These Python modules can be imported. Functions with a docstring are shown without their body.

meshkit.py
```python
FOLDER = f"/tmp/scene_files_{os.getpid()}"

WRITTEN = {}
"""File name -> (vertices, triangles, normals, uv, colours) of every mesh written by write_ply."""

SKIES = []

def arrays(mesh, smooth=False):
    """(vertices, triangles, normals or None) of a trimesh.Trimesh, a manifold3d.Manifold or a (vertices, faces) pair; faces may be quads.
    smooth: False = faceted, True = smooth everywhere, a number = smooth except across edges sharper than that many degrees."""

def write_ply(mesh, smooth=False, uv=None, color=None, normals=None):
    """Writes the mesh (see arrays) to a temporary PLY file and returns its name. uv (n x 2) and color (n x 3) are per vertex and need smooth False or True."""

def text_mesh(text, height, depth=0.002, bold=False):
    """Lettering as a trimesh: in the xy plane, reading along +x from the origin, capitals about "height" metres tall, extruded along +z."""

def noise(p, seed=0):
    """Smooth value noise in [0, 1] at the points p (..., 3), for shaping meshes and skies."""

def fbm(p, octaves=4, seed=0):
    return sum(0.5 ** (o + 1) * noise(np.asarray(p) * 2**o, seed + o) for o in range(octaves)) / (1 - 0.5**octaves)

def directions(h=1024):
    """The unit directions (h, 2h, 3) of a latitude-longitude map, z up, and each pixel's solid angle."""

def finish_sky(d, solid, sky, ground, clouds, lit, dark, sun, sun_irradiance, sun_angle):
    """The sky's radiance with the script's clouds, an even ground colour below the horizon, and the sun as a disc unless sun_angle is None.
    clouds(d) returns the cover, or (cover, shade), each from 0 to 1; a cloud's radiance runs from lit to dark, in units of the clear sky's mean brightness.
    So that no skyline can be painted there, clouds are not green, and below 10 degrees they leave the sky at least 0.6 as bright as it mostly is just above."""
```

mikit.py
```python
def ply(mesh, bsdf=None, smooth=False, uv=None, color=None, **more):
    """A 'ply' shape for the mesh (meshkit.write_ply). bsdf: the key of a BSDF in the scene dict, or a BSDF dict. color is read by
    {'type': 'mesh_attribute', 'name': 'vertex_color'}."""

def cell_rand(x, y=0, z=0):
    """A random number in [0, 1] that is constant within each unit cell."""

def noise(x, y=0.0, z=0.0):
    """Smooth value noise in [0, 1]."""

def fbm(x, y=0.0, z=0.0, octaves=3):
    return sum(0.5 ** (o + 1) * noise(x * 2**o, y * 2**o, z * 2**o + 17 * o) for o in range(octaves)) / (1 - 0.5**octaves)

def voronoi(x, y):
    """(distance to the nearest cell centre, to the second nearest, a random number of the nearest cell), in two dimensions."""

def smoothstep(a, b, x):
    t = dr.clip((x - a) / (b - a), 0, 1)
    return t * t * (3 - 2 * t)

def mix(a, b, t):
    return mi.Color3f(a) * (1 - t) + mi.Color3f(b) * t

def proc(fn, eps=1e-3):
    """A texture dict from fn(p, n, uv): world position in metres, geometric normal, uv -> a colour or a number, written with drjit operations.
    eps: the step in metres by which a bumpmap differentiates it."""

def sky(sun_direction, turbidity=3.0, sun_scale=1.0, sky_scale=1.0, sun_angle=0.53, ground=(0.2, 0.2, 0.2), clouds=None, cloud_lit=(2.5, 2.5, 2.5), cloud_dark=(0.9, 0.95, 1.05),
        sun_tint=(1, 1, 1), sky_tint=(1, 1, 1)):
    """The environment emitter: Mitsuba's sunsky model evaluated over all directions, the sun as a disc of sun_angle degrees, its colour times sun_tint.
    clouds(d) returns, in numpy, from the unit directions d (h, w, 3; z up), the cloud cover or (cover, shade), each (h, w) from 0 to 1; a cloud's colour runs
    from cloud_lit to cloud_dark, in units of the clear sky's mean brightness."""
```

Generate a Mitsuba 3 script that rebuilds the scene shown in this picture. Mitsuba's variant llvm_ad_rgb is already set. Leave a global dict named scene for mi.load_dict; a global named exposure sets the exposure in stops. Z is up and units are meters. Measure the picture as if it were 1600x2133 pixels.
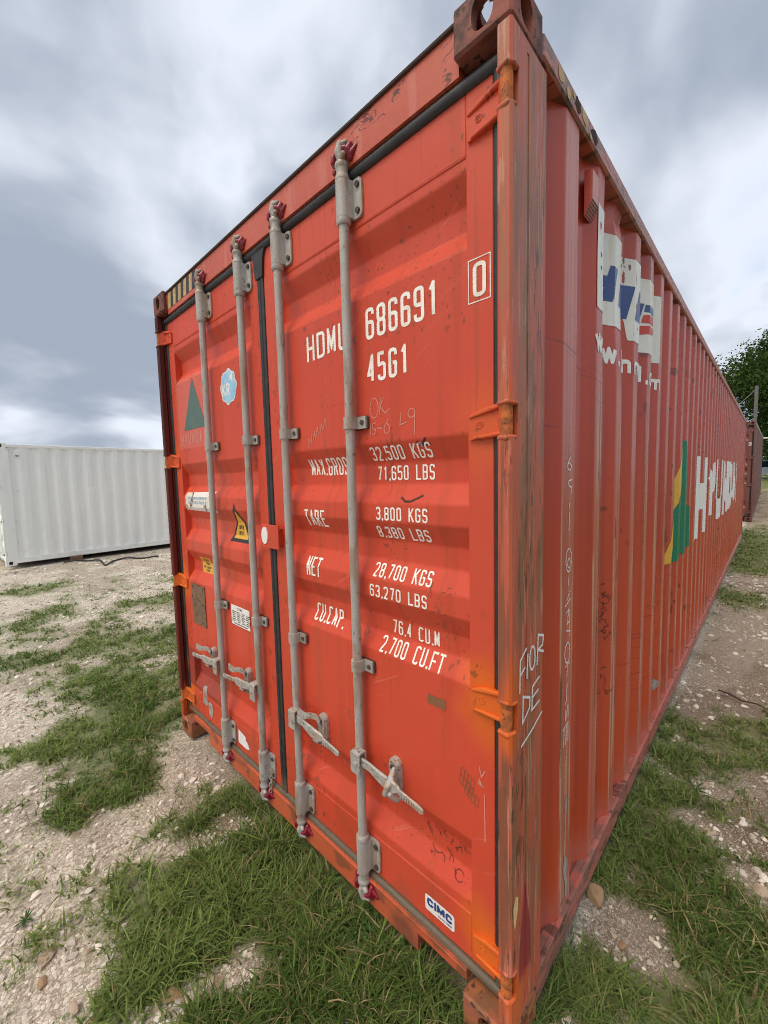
import math
import numpy as np
import trimesh
import manifold3d as m3
import drjit as dr
import mitsuba as mi
import mikit
import meshkit
from mikit import noise, fbm, voronoi, smoothstep, mix, proc, cell_rand
from shapely.geometry import Polygon, LineString, box as sbox, Point, MultiPolygon
from shapely.ops import unary_union
from shapely import affinity

RNG = np.random.default_rng(7)
scene, labels = {'type': 'scene'}, {}

# ---------------------------------------------------------------- camera, sky, exposure
EYE = np.array([0.47424520, -0.96507514, 1.71337370])
FWD = np.array([-0.68727641, 0.72173753, -0.08213447])
UP = np.array([-0.0386518, 0.07657532, 0.99631434])
scene['camera'] = {'type': 'perspective', 'fov': 86.6567, 'fov_axis': 'x', 'near_clip': 0.05, 'far_clip': 3000.0,
                   'to_world': mi.ScalarTransform4f().look_at(EYE.tolist(), (EYE + FWD).tolist(), UP.tolist())}


def clouds(d):
    # overcast: one deck of lumpy cloud seen in plan, drawn out a little along the wind, thin and bright in places
    h = np.maximum(d[..., 2], 0) + 0.38
    px, py = d[..., 0] / h, d[..., 1] / h
    a = math.radians(CLOUD[0])
    u, v = px * math.cos(a) + py * math.sin(a), -px * math.sin(a) + py * math.cos(a)

    def f(su, sv, z, seed, o=5, wu=0, wv=0):
        return meshkit.fbm(np.stack([u * su + wu, v * sv + wv, 0 * u + z], -1), o, seed)
    w, w2 = f(1.1, 1.3, 3.7, 11) - .5, f(1.1, 1.3, 9.2, 12) - .5
    big = f(1.0, 1.35, CLOUD[1], 23, 5, w * 1.1, w2 * 1.1)
    mid = f(2.8, 3.6, 8.1, 5, 6, w * 2.0, w2 * 2.0)
    puff = f(6.5, 7.5, 2.2, 31, 5, w * 3.0, w2 * 3.0)
    t = 0.56 * big + 0.31 * mid + 0.13 * puff
    shade = np.clip((t - 0.385) / 0.21, 0, 1)
    shade = shade * shade * (3 - 2 * shade)
    gap = np.clip((0.43 - t) / 0.10, 0, 1)
    return 1 - 0.5 * gap, shade


CLOUD = (120, 1.3)
scene['sky'] = mikit.sky((-0.04, -0.70, 1.10), turbidity=4, sun_scale=0.3, sun_angle=40, sky_scale=0.9, clouds=clouds, cloud_lit=(1.78, 1.88, 2.06),
                         cloud_dark=(0.74, 0.86, 1.06), sun_tint=(1.0, 0.97, 0.93), ground=(0.2, 0.19, 0.16))
exposure = 2.4

# ---------------------------------------------------------------- helpers


def T(*rows):
    return np.array(rows, float)


def shift(x=0, y=0, z=0):
    m = np.eye(4)
    m[:3, 3] = x, y, z
    return m


def rotz(deg):
    a = math.radians(deg)
    m = np.eye(4)
    m[:2, :2] = [[math.cos(a), -math.sin(a)], [math.sin(a), math.cos(a)]]
    return m


def rotx(deg):
    a = math.radians(deg)
    m = np.eye(4)
    m[1:3, 1:3] = [[math.cos(a), -math.sin(a)], [math.sin(a), math.cos(a)]]
    return m


def tm(v, f):
    return trimesh.Trimesh(np.asarray(v, float), np.asarray(f, int), process=False)


def cat(*ms):
    ms = [m for m in ms if m is not None]
    return ms[0] if len(ms) == 1 else trimesh.util.concatenate(ms)


def man(m):
    q = m.to_mesh()
    return tm(q.vert_properties[:, :3], q.tri_verts)


def bev(x0, y0, z0, x1, y1, z1, b=0.003):
    c, s = np.array([x0 + x1, y0 + y1, z0 + z1]) / 2, np.array([x1 - x0, y1 - y0, z1 - z0]) / 2
    b = min(b, *(s * 0.45))
    pts = []
    for sx in (-1, 1):
        for sy in (-1, 1):
            for sz in (-1, 1):
                for k in range(3):
                    o = s - b
                    o[k] = s[k]
                    pts.append(c + o * (sx, sy, sz))
    return man(m3.Manifold.hull_points(np.array(pts)))


def hull(pts):
    return man(m3.Manifold.hull_points(np.asarray(pts, float)))


def ball(c, r, n=10):
    m = trimesh.creation.uv_sphere(radius=r, count=[n, n])
    m.apply_translation(c)
    return m


def blob(spheres, n=14):
    """the smooth hull of spheres (x, y, z, r)"""
    return man(m3.Manifold.batch_hull([m3.Manifold.sphere(s[3], n).translate(s[:3]) for s in spheres]))


def cyl(p0, p1, r, n=18):
    return trimesh.creation.cylinder(radius=r, segment=[p0, p1], sections=n)


def lathe(prof, x, y, n=24):
    m = trimesh.creation.revolve(np.array(prof, float), sections=n)
    m.apply_translation([x, y, 0])
    return m


def tube(points, radii, sides=8):
    p = np.asarray(points, float)
    t = np.gradient(p, axis=0)
    t /= np.linalg.norm(t, axis=1, keepdims=True) + 1e-12
    up = np.where(np.abs(t[:, 2:]) < 0.9, [0, 0, 1.0], [1.0, 0, 0])
    a = np.cross(t, up)
    a /= np.linalg.norm(a, axis=1, keepdims=True) + 1e-12
    b, an = np.cross(t, a), np.arange(sides) * 2 * np.pi / sides
    r = np.broadcast_to(radii, (len(p),))[:, None, None]
    v = p[:, None] + r * (np.cos(an)[None, :, None] * a[:, None] + np.sin(an)[None, :, None] * b[:, None])
    i, j = np.meshgrid(np.arange(len(p) - 1), np.arange(sides), indexing='ij')
    q = np.stack([i * sides + j, i * sides + (j + 1) % sides, (i + 1) * sides + (j + 1) % sides, (i + 1) * sides + j], -1).reshape(-1, 4)
    v = np.vstack([v.reshape(-1, 3), p[:1], p[-1:]])
    n, k = len(v), np.arange(sides)
    caps = np.vstack([np.stack([(k + 1) % sides, k, 0 * k + n - 2], -1), np.stack([k, (k + 1) % sides, 0 * k + n - 1], -1) + np.array([(len(p) - 1) * sides] * 2 + [0])])
    return tm(v, np.vstack([q[:, [0, 1, 2]], q[:, [0, 2, 3]], caps]))


def polys(g):
    return [p for p in getattr(g, 'geoms', [g]) if isinstance(p, Polygon) and p.area > 1e-8]


def tri2(p):
    """a shapely polygon as (2-d vertices, triangles), counter-clockwise"""
    v, f = trimesh.creation.triangulate_polygon(p, engine='earcut')
    v, f = np.asarray(v), np.asarray(f)
    a, b, c = v[f[:, 0]], v[f[:, 1]], v[f[:, 2]]
    neg = ((b - a)[:, 0] * (c - a)[:, 1] - (b - a)[:, 1] * (c - a)[:, 0]) < 0
    f[neg] = f[neg][:, ::-1]
    return v, f


def plate_xz(g, y0, y1):
    """extrude a polygon of the (x, z) plane from y0 (front) to y1"""
    out = []
    for p in polys(g):
        m = trimesh.creation.extrude_polygon(p, abs(y1 - y0), engine='earcut')
        v = np.array(m.vertices)
        out.append(tm(np.stack([v[:, 0], max(y0, y1) - v[:, 2], v[:, 1]], -1), m.faces))
    return cat(*out)


def prism_z(g, z0, z1):
    out = []
    for p in polys(g):
        m = trimesh.creation.extrude_polygon(p, z1 - z0, engine='earcut')
        m.apply_translation([0, 0, z0])
        out.append(m)
    return cat(*out)


def rrect(x0, z0, x1, z1, r):
    return sbox(x0 + r, z0 + r, x1 - r, z1 - r).buffer(r, 6)


def fillet(pts, r, n=3):
    pts = [np.array(p, float) for p in pts]
    out = [pts[0]]
    for a, b, c in zip(pts, pts[1:], pts[2:]):
        u, v = a - b, c - b
        lu, lv = np.linalg.norm(u), np.linalg.norm(v)
        k = min(r, lu * 0.45, lv * 0.45)
        p, q = b + u / lu * k, b + v / lv * k
        for t in np.linspace(0, 1, n + 1):
            out.append((1 - t) ** 2 * p + 2 * t * (1 - t) * b + t * t * q)
    return np.array(out + [pts[-1]])


class Thing:
    """a thing of the scene: its parts get keys root__name and root__name__subname, numbered when taken"""

    def __init__(self, root, label, category, group=None, M=None):
        n, key = 0, root
        while key in labels:
            n += 1
            key = f'{root}_{n:03d}'
        self.root, self.M = key, np.eye(4) if M is None else M
        labels[key] = {'label': label, 'category': category}
        if group:
            labels[key]['group'] = group

    def letters(self, g, fn, matl, parent, name='letter'):
        """each printed character is a part of its own"""
        for p in polys(g):
            self.add(name, fn(p), matl, parent=parent)

    def add(self, name, mesh, mat, smooth=False, parent=None, label=None, color=None, kind=None):
        base = (parent or self.root) + ('__' + name if name else '')
        key, n = base, 0
        while key in scene:
            n += 1
            key = f'{base}_{n:03d}'
        v = np.asarray(mesh.vertices) @ self.M[:3, :3].T + self.M[:3, 3]
        scene[key] = mikit.ply(tm(v, mesh.faces), mat, smooth=smooth, color=color)
        if label or kind:
            labels[key] = {}
            if label:
                labels[key]['label'] = label
            if kind:
                labels[key]['kind'] = kind
        return key


def struct(key, mesh, mat, smooth=False, kind='structure', label=None, category=None, **k):
    scene[key] = mikit.ply(mesh, mat, smooth=smooth, **k)
    labels[key] = {'kind': kind}
    if label:
        labels[key]['label'] = label
    if category:
        labels[key]['category'] = category


# ---------------------------------------------------------------- lettering: strokes of a narrow stencil hand
def glyph(ch, w, h, t):
    """one character as a polygon: w x h metres, stroke t"""
    x, y, r = w - t, h - t, min(w - t, h - t) * 0.36

    def arc(cx, cy, a0, a1, n=6, rr=None):
        q = r if rr is None else rr
        return [(cx + q * math.cos(math.radians(a)), cy + q * math.sin(math.radians(a))) for a in np.linspace(a0, a1, n)]
    m = y * 0.5
    ring = arc(x - r, r, -90, 0) + arc(x - r, y - r, 0, 90) + arc(r, y - r, 90, 180) + arc(r, r, 180, 270)
    S = {
        '0': [ring + [ring[0]]], 'O': [ring + [ring[0]]],
        'D': [arc(x - r, r, -90, 0) + arc(x - r, y - r, 0, 90) + [(0, y), (0, 0), (x - r, 0)]],
        'Q': [ring + [ring[0]], [(x * .6, y * .3), (x, 0)]],
        'U': [[(0, y)] + arc(r, r, 180, 270) + arc(x - r, r, -90, 0) + [(x, y)]],
        'J': [[(0, y * .3)] + arc(r, r, 180, 270) + arc(x - r, r, -90, 0) + [(x, y)]],
        'C': [arc(x - r, y - r, 0, 90)[0:] + arc(r, y - r, 90, 180) + arc(r, r, 180, 270) + arc(x - r, r, -90, 0)],
        'G': [[(x, y * .78)] + arc(x - r, y - r, 0, 90) + arc(r, y - r, 90, 180) + arc(r, r, 180, 270) + arc(x - r, r, -90, 0) + [(x, m), (x * .5, m)]],
        'S': [[(x, y * .8)] + arc(x - r, y - r, 0, 90) + arc(r, y - r, 90, 180) + arc(r, m + r, 180, 270) + arc(x - r, m - r, 90, 0) + arc(x - r, r, 0, -90) + arc(r, r, 270, 180) + [(0, y * .2)]],
        '8': [arc(x - r, m + r, -90, 0) + arc(x - r, y - r, 0, 90) + arc(r, y - r, 90, 180) + arc(r, m + r, 180, 270) + [(x - r, m)], arc(x - r, r, -90, 0) + arc(x - r, m - r, 0, 90) + arc(r, m - r, 90, 180) + arc(r, r, 180, 270) + [(x - r, 0)]],
        '6': [[(x, y * .8)] + arc(x - r, y - r, 0, 90) + arc(r, y - r, 90, 180) + arc(r, r, 180, 270) + arc(x - r, r, -90, 0) + arc(x - r, m * 1.1 - r, 0, 90) + [(0, m * 1.1)]],
        '9': [[(0, y * .2)] + arc(r, r, 180, 270) + arc(x - r, r, -90, 0) + arc(x - r, y - r, 0, 90) + arc(r, y - r, 90, 180) + arc(r, m * .95 + r, 180, 270) + [(x, m * .95)]],
        '3': [[(0, y * .82)] + arc(r, y - r, 180, 90) + arc(x - r, y - r, 90, 0) + arc(x - r, m + r, 0, -90) + [(x * .35, m)], [(x * .6, m)] + arc(x - r, m - r, 90, 0) + arc(x - r, r, 0, -90) + arc(r, r, 270, 180) + [(0, y * .18)]],
        '2': [[(0, y * .8)] + arc(r, y - r, 180, 90) + arc(x - r, y - r, 90, 0) + [(x, y * .62), (0, 0), (x, 0)]],
        '5': [[(x * .95, y), (0, y), (0, y * .56)] + arc(x - r, y * .6 - r, 90, 0) + arc(x - r, r, 0, -90) + arc(r, r, 270, 180) + [(0, y * .18)]],
        '7': [[(0, y), (x, y), (x * .4, 0)]], '1': [[(x * .15, y * .8), (x * .55, y), (x * .55, 0)]],
        '4': [[(x * .72, 0), (x * .72, y), (0, y * .28), (x, y * .28)]],
        'A': [[(0, 0), (x * .5, y), (x, 0)], [(x * .17, y * .3), (x * .83, y * .3)]],
        'B': [[(0, 0), (0, y)], [(0, y)] + arc(x - r, y - r, 90, 0) + arc(x - r, m + r, 0, -90) + [(0, m)], [(0, m)] + arc(x - r, m - r, 90, 0) + arc(x - r, r, 0, -90) + [(0, 0)]],
        'E': [[(x, y), (0, y), (0, 0), (x, 0)], [(0, m), (x * .8, m)]], 'F': [[(x, y), (0, y), (0, 0)], [(0, m), (x * .8, m)]],
        'H': [[(0, 0), (0, y)], [(x, 0), (x, y)], [(0, m), (x, m)]], 'I': [[(x * .5, 0), (x * .5, y)]],
        'K': [[(0, 0), (0, y)], [(x, y), (0, y * .4)], [(x * .32, y * .58), (x, 0)]], 'L': [[(0, y), (0, 0), (x, 0)]],
        'M': [[(0, 0), (0, y), (x * .5, y * .25), (x, y), (x, 0)]], 'N': [[(0, 0), (0, y), (x, 0), (x, y)]],
        'P': [[(0, 0), (0, y)], [(0, y)] + arc(x - r, y - r, 90, 0) + arc(x - r, m + r, 0, -90) + [(0, m)]],
        'R': [[(0, 0), (0, y)], [(0, y)] + arc(x - r, y - r, 90, 0) + arc(x - r, m + r, 0, -90) + [(0, m)], [(x * .45, m), (x, 0)]],
        'T': [[(0, y), (x, y)], [(x * .5, y), (x * .5, 0)]], 'X': [[(0, 0), (x, y)], [(0, y), (x, 0)]],
        'V': [[(0, y), (x * .5, 0), (x, y)]], 'W': [[(0, y), (x * .27, 0), (x * .5, y * .7), (x * .73, 0), (x, y)]],
        'Y': [[(0, y), (x * .5, m), (x, y)], [(x * .5, m), (x * .5, 0)]],
        'w': [[(0, y), (x * .27, 0), (x * .5, y), (x * .73, 0), (x, y)]],
        'm': [[(0, 0), (0, y)], [(0, y * .8), (x * .12, y)] + arc(x * .5 - r * .5, y - r * .5, 90, 0, 5, r * .5) + [(x * .5, 0)], [(x * .5, y * .8), (x * .62, y)] + arc(x - r * .5, y - r * .5, 90, 0, 5, r * .5) + [(x, 0)]],
        'h': [[(0, 0), (0, y * 1.35)], [(0, y * .7)] + arc(r, y - r, 180, 90) + arc(x - r, y - r, 90, 0) + [(x, 0)]],
        'c': [arc(x - r, y - r, 0, 90) + arc(r, y - r, 90, 180) + arc(r, r, 180, 270) + arc(x - r, r, -90, 0)], 'o': [ring + [ring[0]]],
        '.': 'dot', ',': 'comma', '-': [[(0, m), (x, m)]], "'": [[(x * .5, y), (x * .5, y * .75)]], ' ': None}[ch]
    if S is None:
        return None
    if S == 'dot':
        return sbox(0, 0, t * 1.15, t * 1.15)
    if S == 'comma':
        return Polygon([(0, 0), (t * 1.1, 0), (t * 1.1, t * 1.1), (0, t * 1.1)]).union(Polygon([(t * .45, 0), (t * 1.1, t * .2), (t * .1, -t * 1.1)]))
    g = unary_union([LineString([p for i, p in enumerate(s) if i == 0 or p != s[i - 1]]).buffer(t / 2, 4, cap_style='square' if ch in 'HLEFTIUDNPBRK' else 'flat', join_style='mitre' if ch in 'AMNVW74HLE' else 'round', mitre_limit=2.5) for s in S])
    g = affinity.translate(g, t / 2, t / 2).simplify(t * 0.04)
    return g if ch == 'h' else g.intersection(sbox(-w, 0, 2 * w, h))


def text(s, x, z, h, w, gap, t, space=None):
    """lettering from x rightwards, baseline z; returns a polygon and the end"""
    out = []
    for ch in s:
        if ch == ' ':
            x += space or w * 0.8
            continue
        narrow = ch in '.,'
        out.append(affinity.translate(glyph(ch, w, h, t), x, z))
        x += (t * 1.15 if narrow else w) + gap
    return unary_union(out)


def text_fit(s, x0, x1, z0, z1, t, ratio=0.24):
    """lettering that fills x0..x1 and z0..z1"""
    n = sum(0.42 if c in '.,' else 0.9 if c == ' ' else 1.0 for c in s)
    pitch = (x1 - x0) / (n - ratio)
    w = pitch * (1 - ratio)
    out, x = [], x0
    for c in s:
        if c == ' ':
            x += pitch * 0.9
            continue
        out.append(affinity.translate(glyph(c, w, z1 - z0, t), x, z0))
        x += pitch * (0.42 if c in '.,' else 1.0)
    return unary_union(out)


def scrawl(lines, t):
    return unary_union([LineString(l).buffer(t / 2, 3) for l in lines])


# ---------------------------------------------------------------- materials
def mat(key, **k):
    scene[key] = {'type': 'twosided', 'bsdf': {'type': 'principled', **k}}


def rgb(*c):
    return {'type': 'rgb', 'value': list(c)}


def C3(a):
    return mi.Color3f(*a)


HZ_MAIN = (2.637, 1.855, 1.066, 0.268)


def door_paint(p, n, uv):
    x, y, z = p.x, p.y, p.z
    c = mix((0.53, 0.058, 0.026), (0.61, 0.077, 0.038), fbm(x * 2.2, z * 2.2, y * 5, 3))
    c = mix(c, (0.62, 0.125, 0.075), 0.5 * smoothstep(0.45, 0.8, fbm(x * 1.1 + 3, z * 0.7, 4.2, 3)))      # chalky bleaching
    c = mix(c, (0.43, 0.06, 0.022), 0.5 * smoothstep(0.5, 0.78, fbm(x * 16, z * 0.8, 2.0, 3)))             # run-off streaks
    w = noise(x * 14, z * 14, 3.0) * 0.05
    org = mi.Float(0)
    for hz in HZ_MAIN:                                                                                       # fresh orange touch-up sprayed over the hinges
        for hx in (-0.09, -2.35):
            d = dr.sqrt(dr.square((x - hx) * (1.0 if hx > -1 else 1.25)) + dr.square((z - hz) * 0.72))
            k = {2.637: 0.12, 1.855: 0.45, 1.066: 0.95, 0.268: 1.0}[hz]
            org = dr.maximum(org, k * (1 - smoothstep(0.06, 0.17, d + w)))
    c = mix(c, (0.66, 0.135, 0.016), org)
    d2 = smoothstep(-1.83, -1.88, x) * smoothstep(0.62, 0.60, z) * smoothstep(0.34, 0.36, z)                 # a repainted maroon field on the left leaf
    c = mix(c, (0.26, 0.045, 0.032), 0.8 * d2)
    d3 = smoothstep(-2.30, -2.28, x) * smoothstep(-1.80, -1.83, x) * smoothstep(1.92, 1.94, z) * smoothstep(2.38, 2.36, z)   # pale field of an old sticker
    c = mix(c, (0.60, 0.15, 0.11), 0.6 * d3)
    sp = smoothstep(0.84, 0.90, noise(x * 130, z * 130, y * 130)) * smoothstep(0.50, 0.66, fbm(x * 4, z * 4, 9.0, 2))
    c = mix(c, (0.16, 0.035, 0.015), 0.8 * sp)                                                               # specks of rust
    sp2 = smoothstep(0.70, 0.78, fbm(x * 60, z * 38, 5.0, 3)) * smoothstep(0.58, 0.72, noise(x * 6, z * 6, 1.0))
    c = mix(c, (0.15, 0.05, 0.025), 0.6 * sp2)
    grime = smoothstep(0.42, 0.16, z) * smoothstep(0.35, 0.7, fbm(x * 7, z * 10, 6.0, 3))
    c = mix(c, (0.20, 0.085, 0.05), 0.45 * grime)
    q = x * 0.86 + z * 0.5
    sc = smoothstep(0.80, 0.86, fbm(q * 5.2, (z * 0.86 - x * 0.5) * 190, 2.0, 2)) * smoothstep(0.62, 0.78, noise(x * 4.1, z * 4.1, 7.0))
    c = mix(c, (0.70, 0.26, 0.17), 0.35 * sc)                                                                # hairline scratches
    drip = smoothstep(0.72, 0.78, fbm(x * 62, z * 0.9, 4.0, 2)) * smoothstep(0.5, 0.65, noise(x * 2.7, z * 1.1, 3.0))
    return mix(c, (0.42, 0.075, 0.035), 0.55 * drip)


def door_rough(p, n, uv):
    return 0.36 + 0.22 * fbm(p.x * 5, p.z * 3, p.y * 5, 3)


def side_paint(p, n, uv):
    x, y, z = p.x, p.y, p.z
    c = mix((0.42, 0.058, 0.034), (0.49, 0.072, 0.040), fbm(y * 1.3, z * 1.3, 1.0, 3))
    c = mix(c, (0.54, 0.070, 0.020), smoothstep(2.2, 0.6, z + noise(y * 2, z * 3) * 0.7) * 0.8)              # less bleached lower down
    c = mix(c, (0.33, 0.05, 0.03), 0.5 * smoothstep(0.5, 0.75, fbm(y * 22, z * 0.7, 3.0, 3)))
    edge = smoothstep(-0.0135, -0.0105, x)                                                                  # crowns of the corrugations: rubbed
    rub = smoothstep(0.40, 0.62, fbm(y * 70, z * 0.9, 8.0, 3))
    c = mix(c, (0.50, 0.17, 0.12), edge * (0.28 + 0.45 * rub))
    bare = edge * smoothstep(0.66, 0.72, fbm(y * 55, z * 1.6, 4.0, 4)) * smoothstep(2.3, 1.5, z)
    c = mix(c, (0.50, 0.36, 0.22), 0.8 * bare)                                                              # scraped to primer
    rust = edge * smoothstep(0.71, 0.76, fbm(y * 48 + 7, z * 2.2, 9.0, 4))
    c = mix(c, (0.11, 0.035, 0.018), 0.85 * rust)
    spot = smoothstep(0.80, 0.86, noise(y * 24, z * 16, 2.0)) * smoothstep(0.5, 0.7, fbm(y * 2, z * 1.4, 6.0, 2))
    c = mix(c, (0.13, 0.03, 0.018), 0.7 * spot)
    sc = smoothstep(0.74, 0.80, fbm(y * 2.0, (z + y * 0.12) * 150, 2.0, 2)) * smoothstep(0.6, 0.7, noise(y * 1.5, z * 1.5, 3.0))
    c = mix(c, (0.20, 0.035, 0.03), 0.5 * sc)
    dust = smoothstep(0.34, 0.16, z) * (0.35 + 0.5 * fbm(y * 8, z * 20, x * 30, 2))
    return mix(c, (0.42, 0.20, 0.16), 0.5 * dust)


def post_paint(p, n, uv):
    x, y, z = p.x, p.y, p.z
    q = y + x
    c = mix((0.44, 0.086, 0.044), (0.51, 0.120, 0.070), fbm(q * 9, z * 1.0, 1.0, 3))
    c = mix(c, (0.235, 0.105, 0.056), 0.85 * smoothstep(0.44, 0.62, fbm(q * 42, z * 4.2, 2.0, 4)) * smoothstep(0.30, 0.55, fbm(q * 9, z * 2.6, 8.0, 3)))
    c = mix(c, (0.24, 0.150, 0.080), 0.55 * smoothstep(0.47, 0.62, fbm(q * 80, z * 3.6, 5.0, 4)) * smoothstep(0.42, 0.6, fbm(q * 15, z * 2.1, 4.0, 2)))
    c = mix(c, (0.09, 0.045, 0.028), 0.8 * smoothstep(0.66, 0.72, fbm(q * 90, z * 14, 9.0, 4)) * smoothstep(0.35, 0.6, noise(q * 13, z * 2.7, 2.0)))
    c = mix(c, (0.58, 0.30, 0.22), 0.45 * smoothstep(0.66, 0.73, fbm(q * 150, z * 9, 3.0, 3)))
    w = noise(q * 20, z * 9, 3.0) * 0.09
    org = mi.Float(0)
    for hz, k in ((2.56, 0.25), (1.855, 0.55), (1.05, 1.0), (0.24, 1.0)):
        d = dr.sqrt(dr.square((y - 0.015) * 0.9) + dr.square((z - hz) * 0.55))
        org = dr.maximum(org, k * (1 - smoothstep(0.05, 0.14, d + w)))
    c = mix(c, (0.60, 0.110, 0.014), org * 0.9)
    fr = smoothstep(-0.004, -0.008, x) * smoothstep(0.004, 0.001, y)                                         # rusty front edge
    c = mix(c, mix((0.26, 0.080, 0.036), (0.13, 0.060, 0.034), fbm(z * 5, x * 140, 6.0, 3)), 0.85 * fr * smoothstep(0.36, 0.54, fbm(z * 4, x * 120, 2.0, 3)) * smoothstep(2.3, 1.7, z) * (1 - org))
    dm = dr.abs(y - 0.09) / 0.045 + smoothstep(0.30, 0.62, z) * 1.0
    mar = (1 - smoothstep(0.8, 0.95, dm)) * smoothstep(0.22, 0.27, z)
    return mix(c, (0.25, 0.022, 0.034), 0.85 * mar)


def post_grime_shade(p, n, uv):  # dark maroon and grime, with the recess shade partly painted into the colour
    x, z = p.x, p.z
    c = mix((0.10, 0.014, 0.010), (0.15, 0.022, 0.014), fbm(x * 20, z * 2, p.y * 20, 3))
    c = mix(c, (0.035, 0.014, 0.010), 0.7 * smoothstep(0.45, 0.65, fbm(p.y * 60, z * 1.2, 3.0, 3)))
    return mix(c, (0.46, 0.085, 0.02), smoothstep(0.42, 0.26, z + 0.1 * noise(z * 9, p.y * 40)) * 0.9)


def rust_orange(p, n, uv):
    v = fbm(p.x * 60, p.y * 60, p.z * 60, 3)
    c = mix((0.34, 0.095, 0.028), (0.56, 0.15, 0.03), smoothstep(0.3, 0.7, v))
    return mix(c, (0.12, 0.04, 0.02), smoothstep(0.62, 0.8, fbm(p.x * 160, p.y * 160, p.z * 160, 2)))


def casting_paint(p, n, uv):
    v, w = fbm(p.x * 30, p.y * 30, p.z * 30, 4), fbm(p.x * 11, p.y * 11, p.z * 11, 3)
    hi = mix((0.20, 0.075, 0.055), (0.085, 0.035, 0.028), smoothstep(0.35, 0.65, v))
    lo = mix((0.34, 0.12, 0.045), (0.22, 0.095, 0.045), smoothstep(0.35, 0.65, v))
    c = mix(lo, hi, smoothstep(0.8, 1.6, p.z))
    c = mix(c, (0.36, 0.095, 0.065), 0.6 * smoothstep(0.5, 0.7, w))
    return mix(c, (0.03, 0.015, 0.012), 0.8 * smoothstep(0.63, 0.72, fbm(p.x * 55, p.y * 55, p.z * 55, 3)))


def rail_paint(p, n, uv):
    y, z = p.y, p.z
    c = mix((0.38, 0.10, 0.075), (0.44, 0.15, 0.115), fbm(y * 4, z * 9, 2.0, 3))
    c = mix(c, (0.17, 0.105, 0.085), 0.8 * smoothstep(0.42, 0.6, fbm(y * 14, z * 40, 1.0, 4)) * smoothstep(2.0, 0.4, y))
    c = mix(c, (0.09, 0.04, 0.03), 0.8 * smoothstep(0.6, 0.68, fbm(y * 24, z * 60, 4.0, 4)))
    return mix(c, (0.62, 0.46, 0.36), 0.35 * smoothstep(6.0, 11.0, y))


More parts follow.
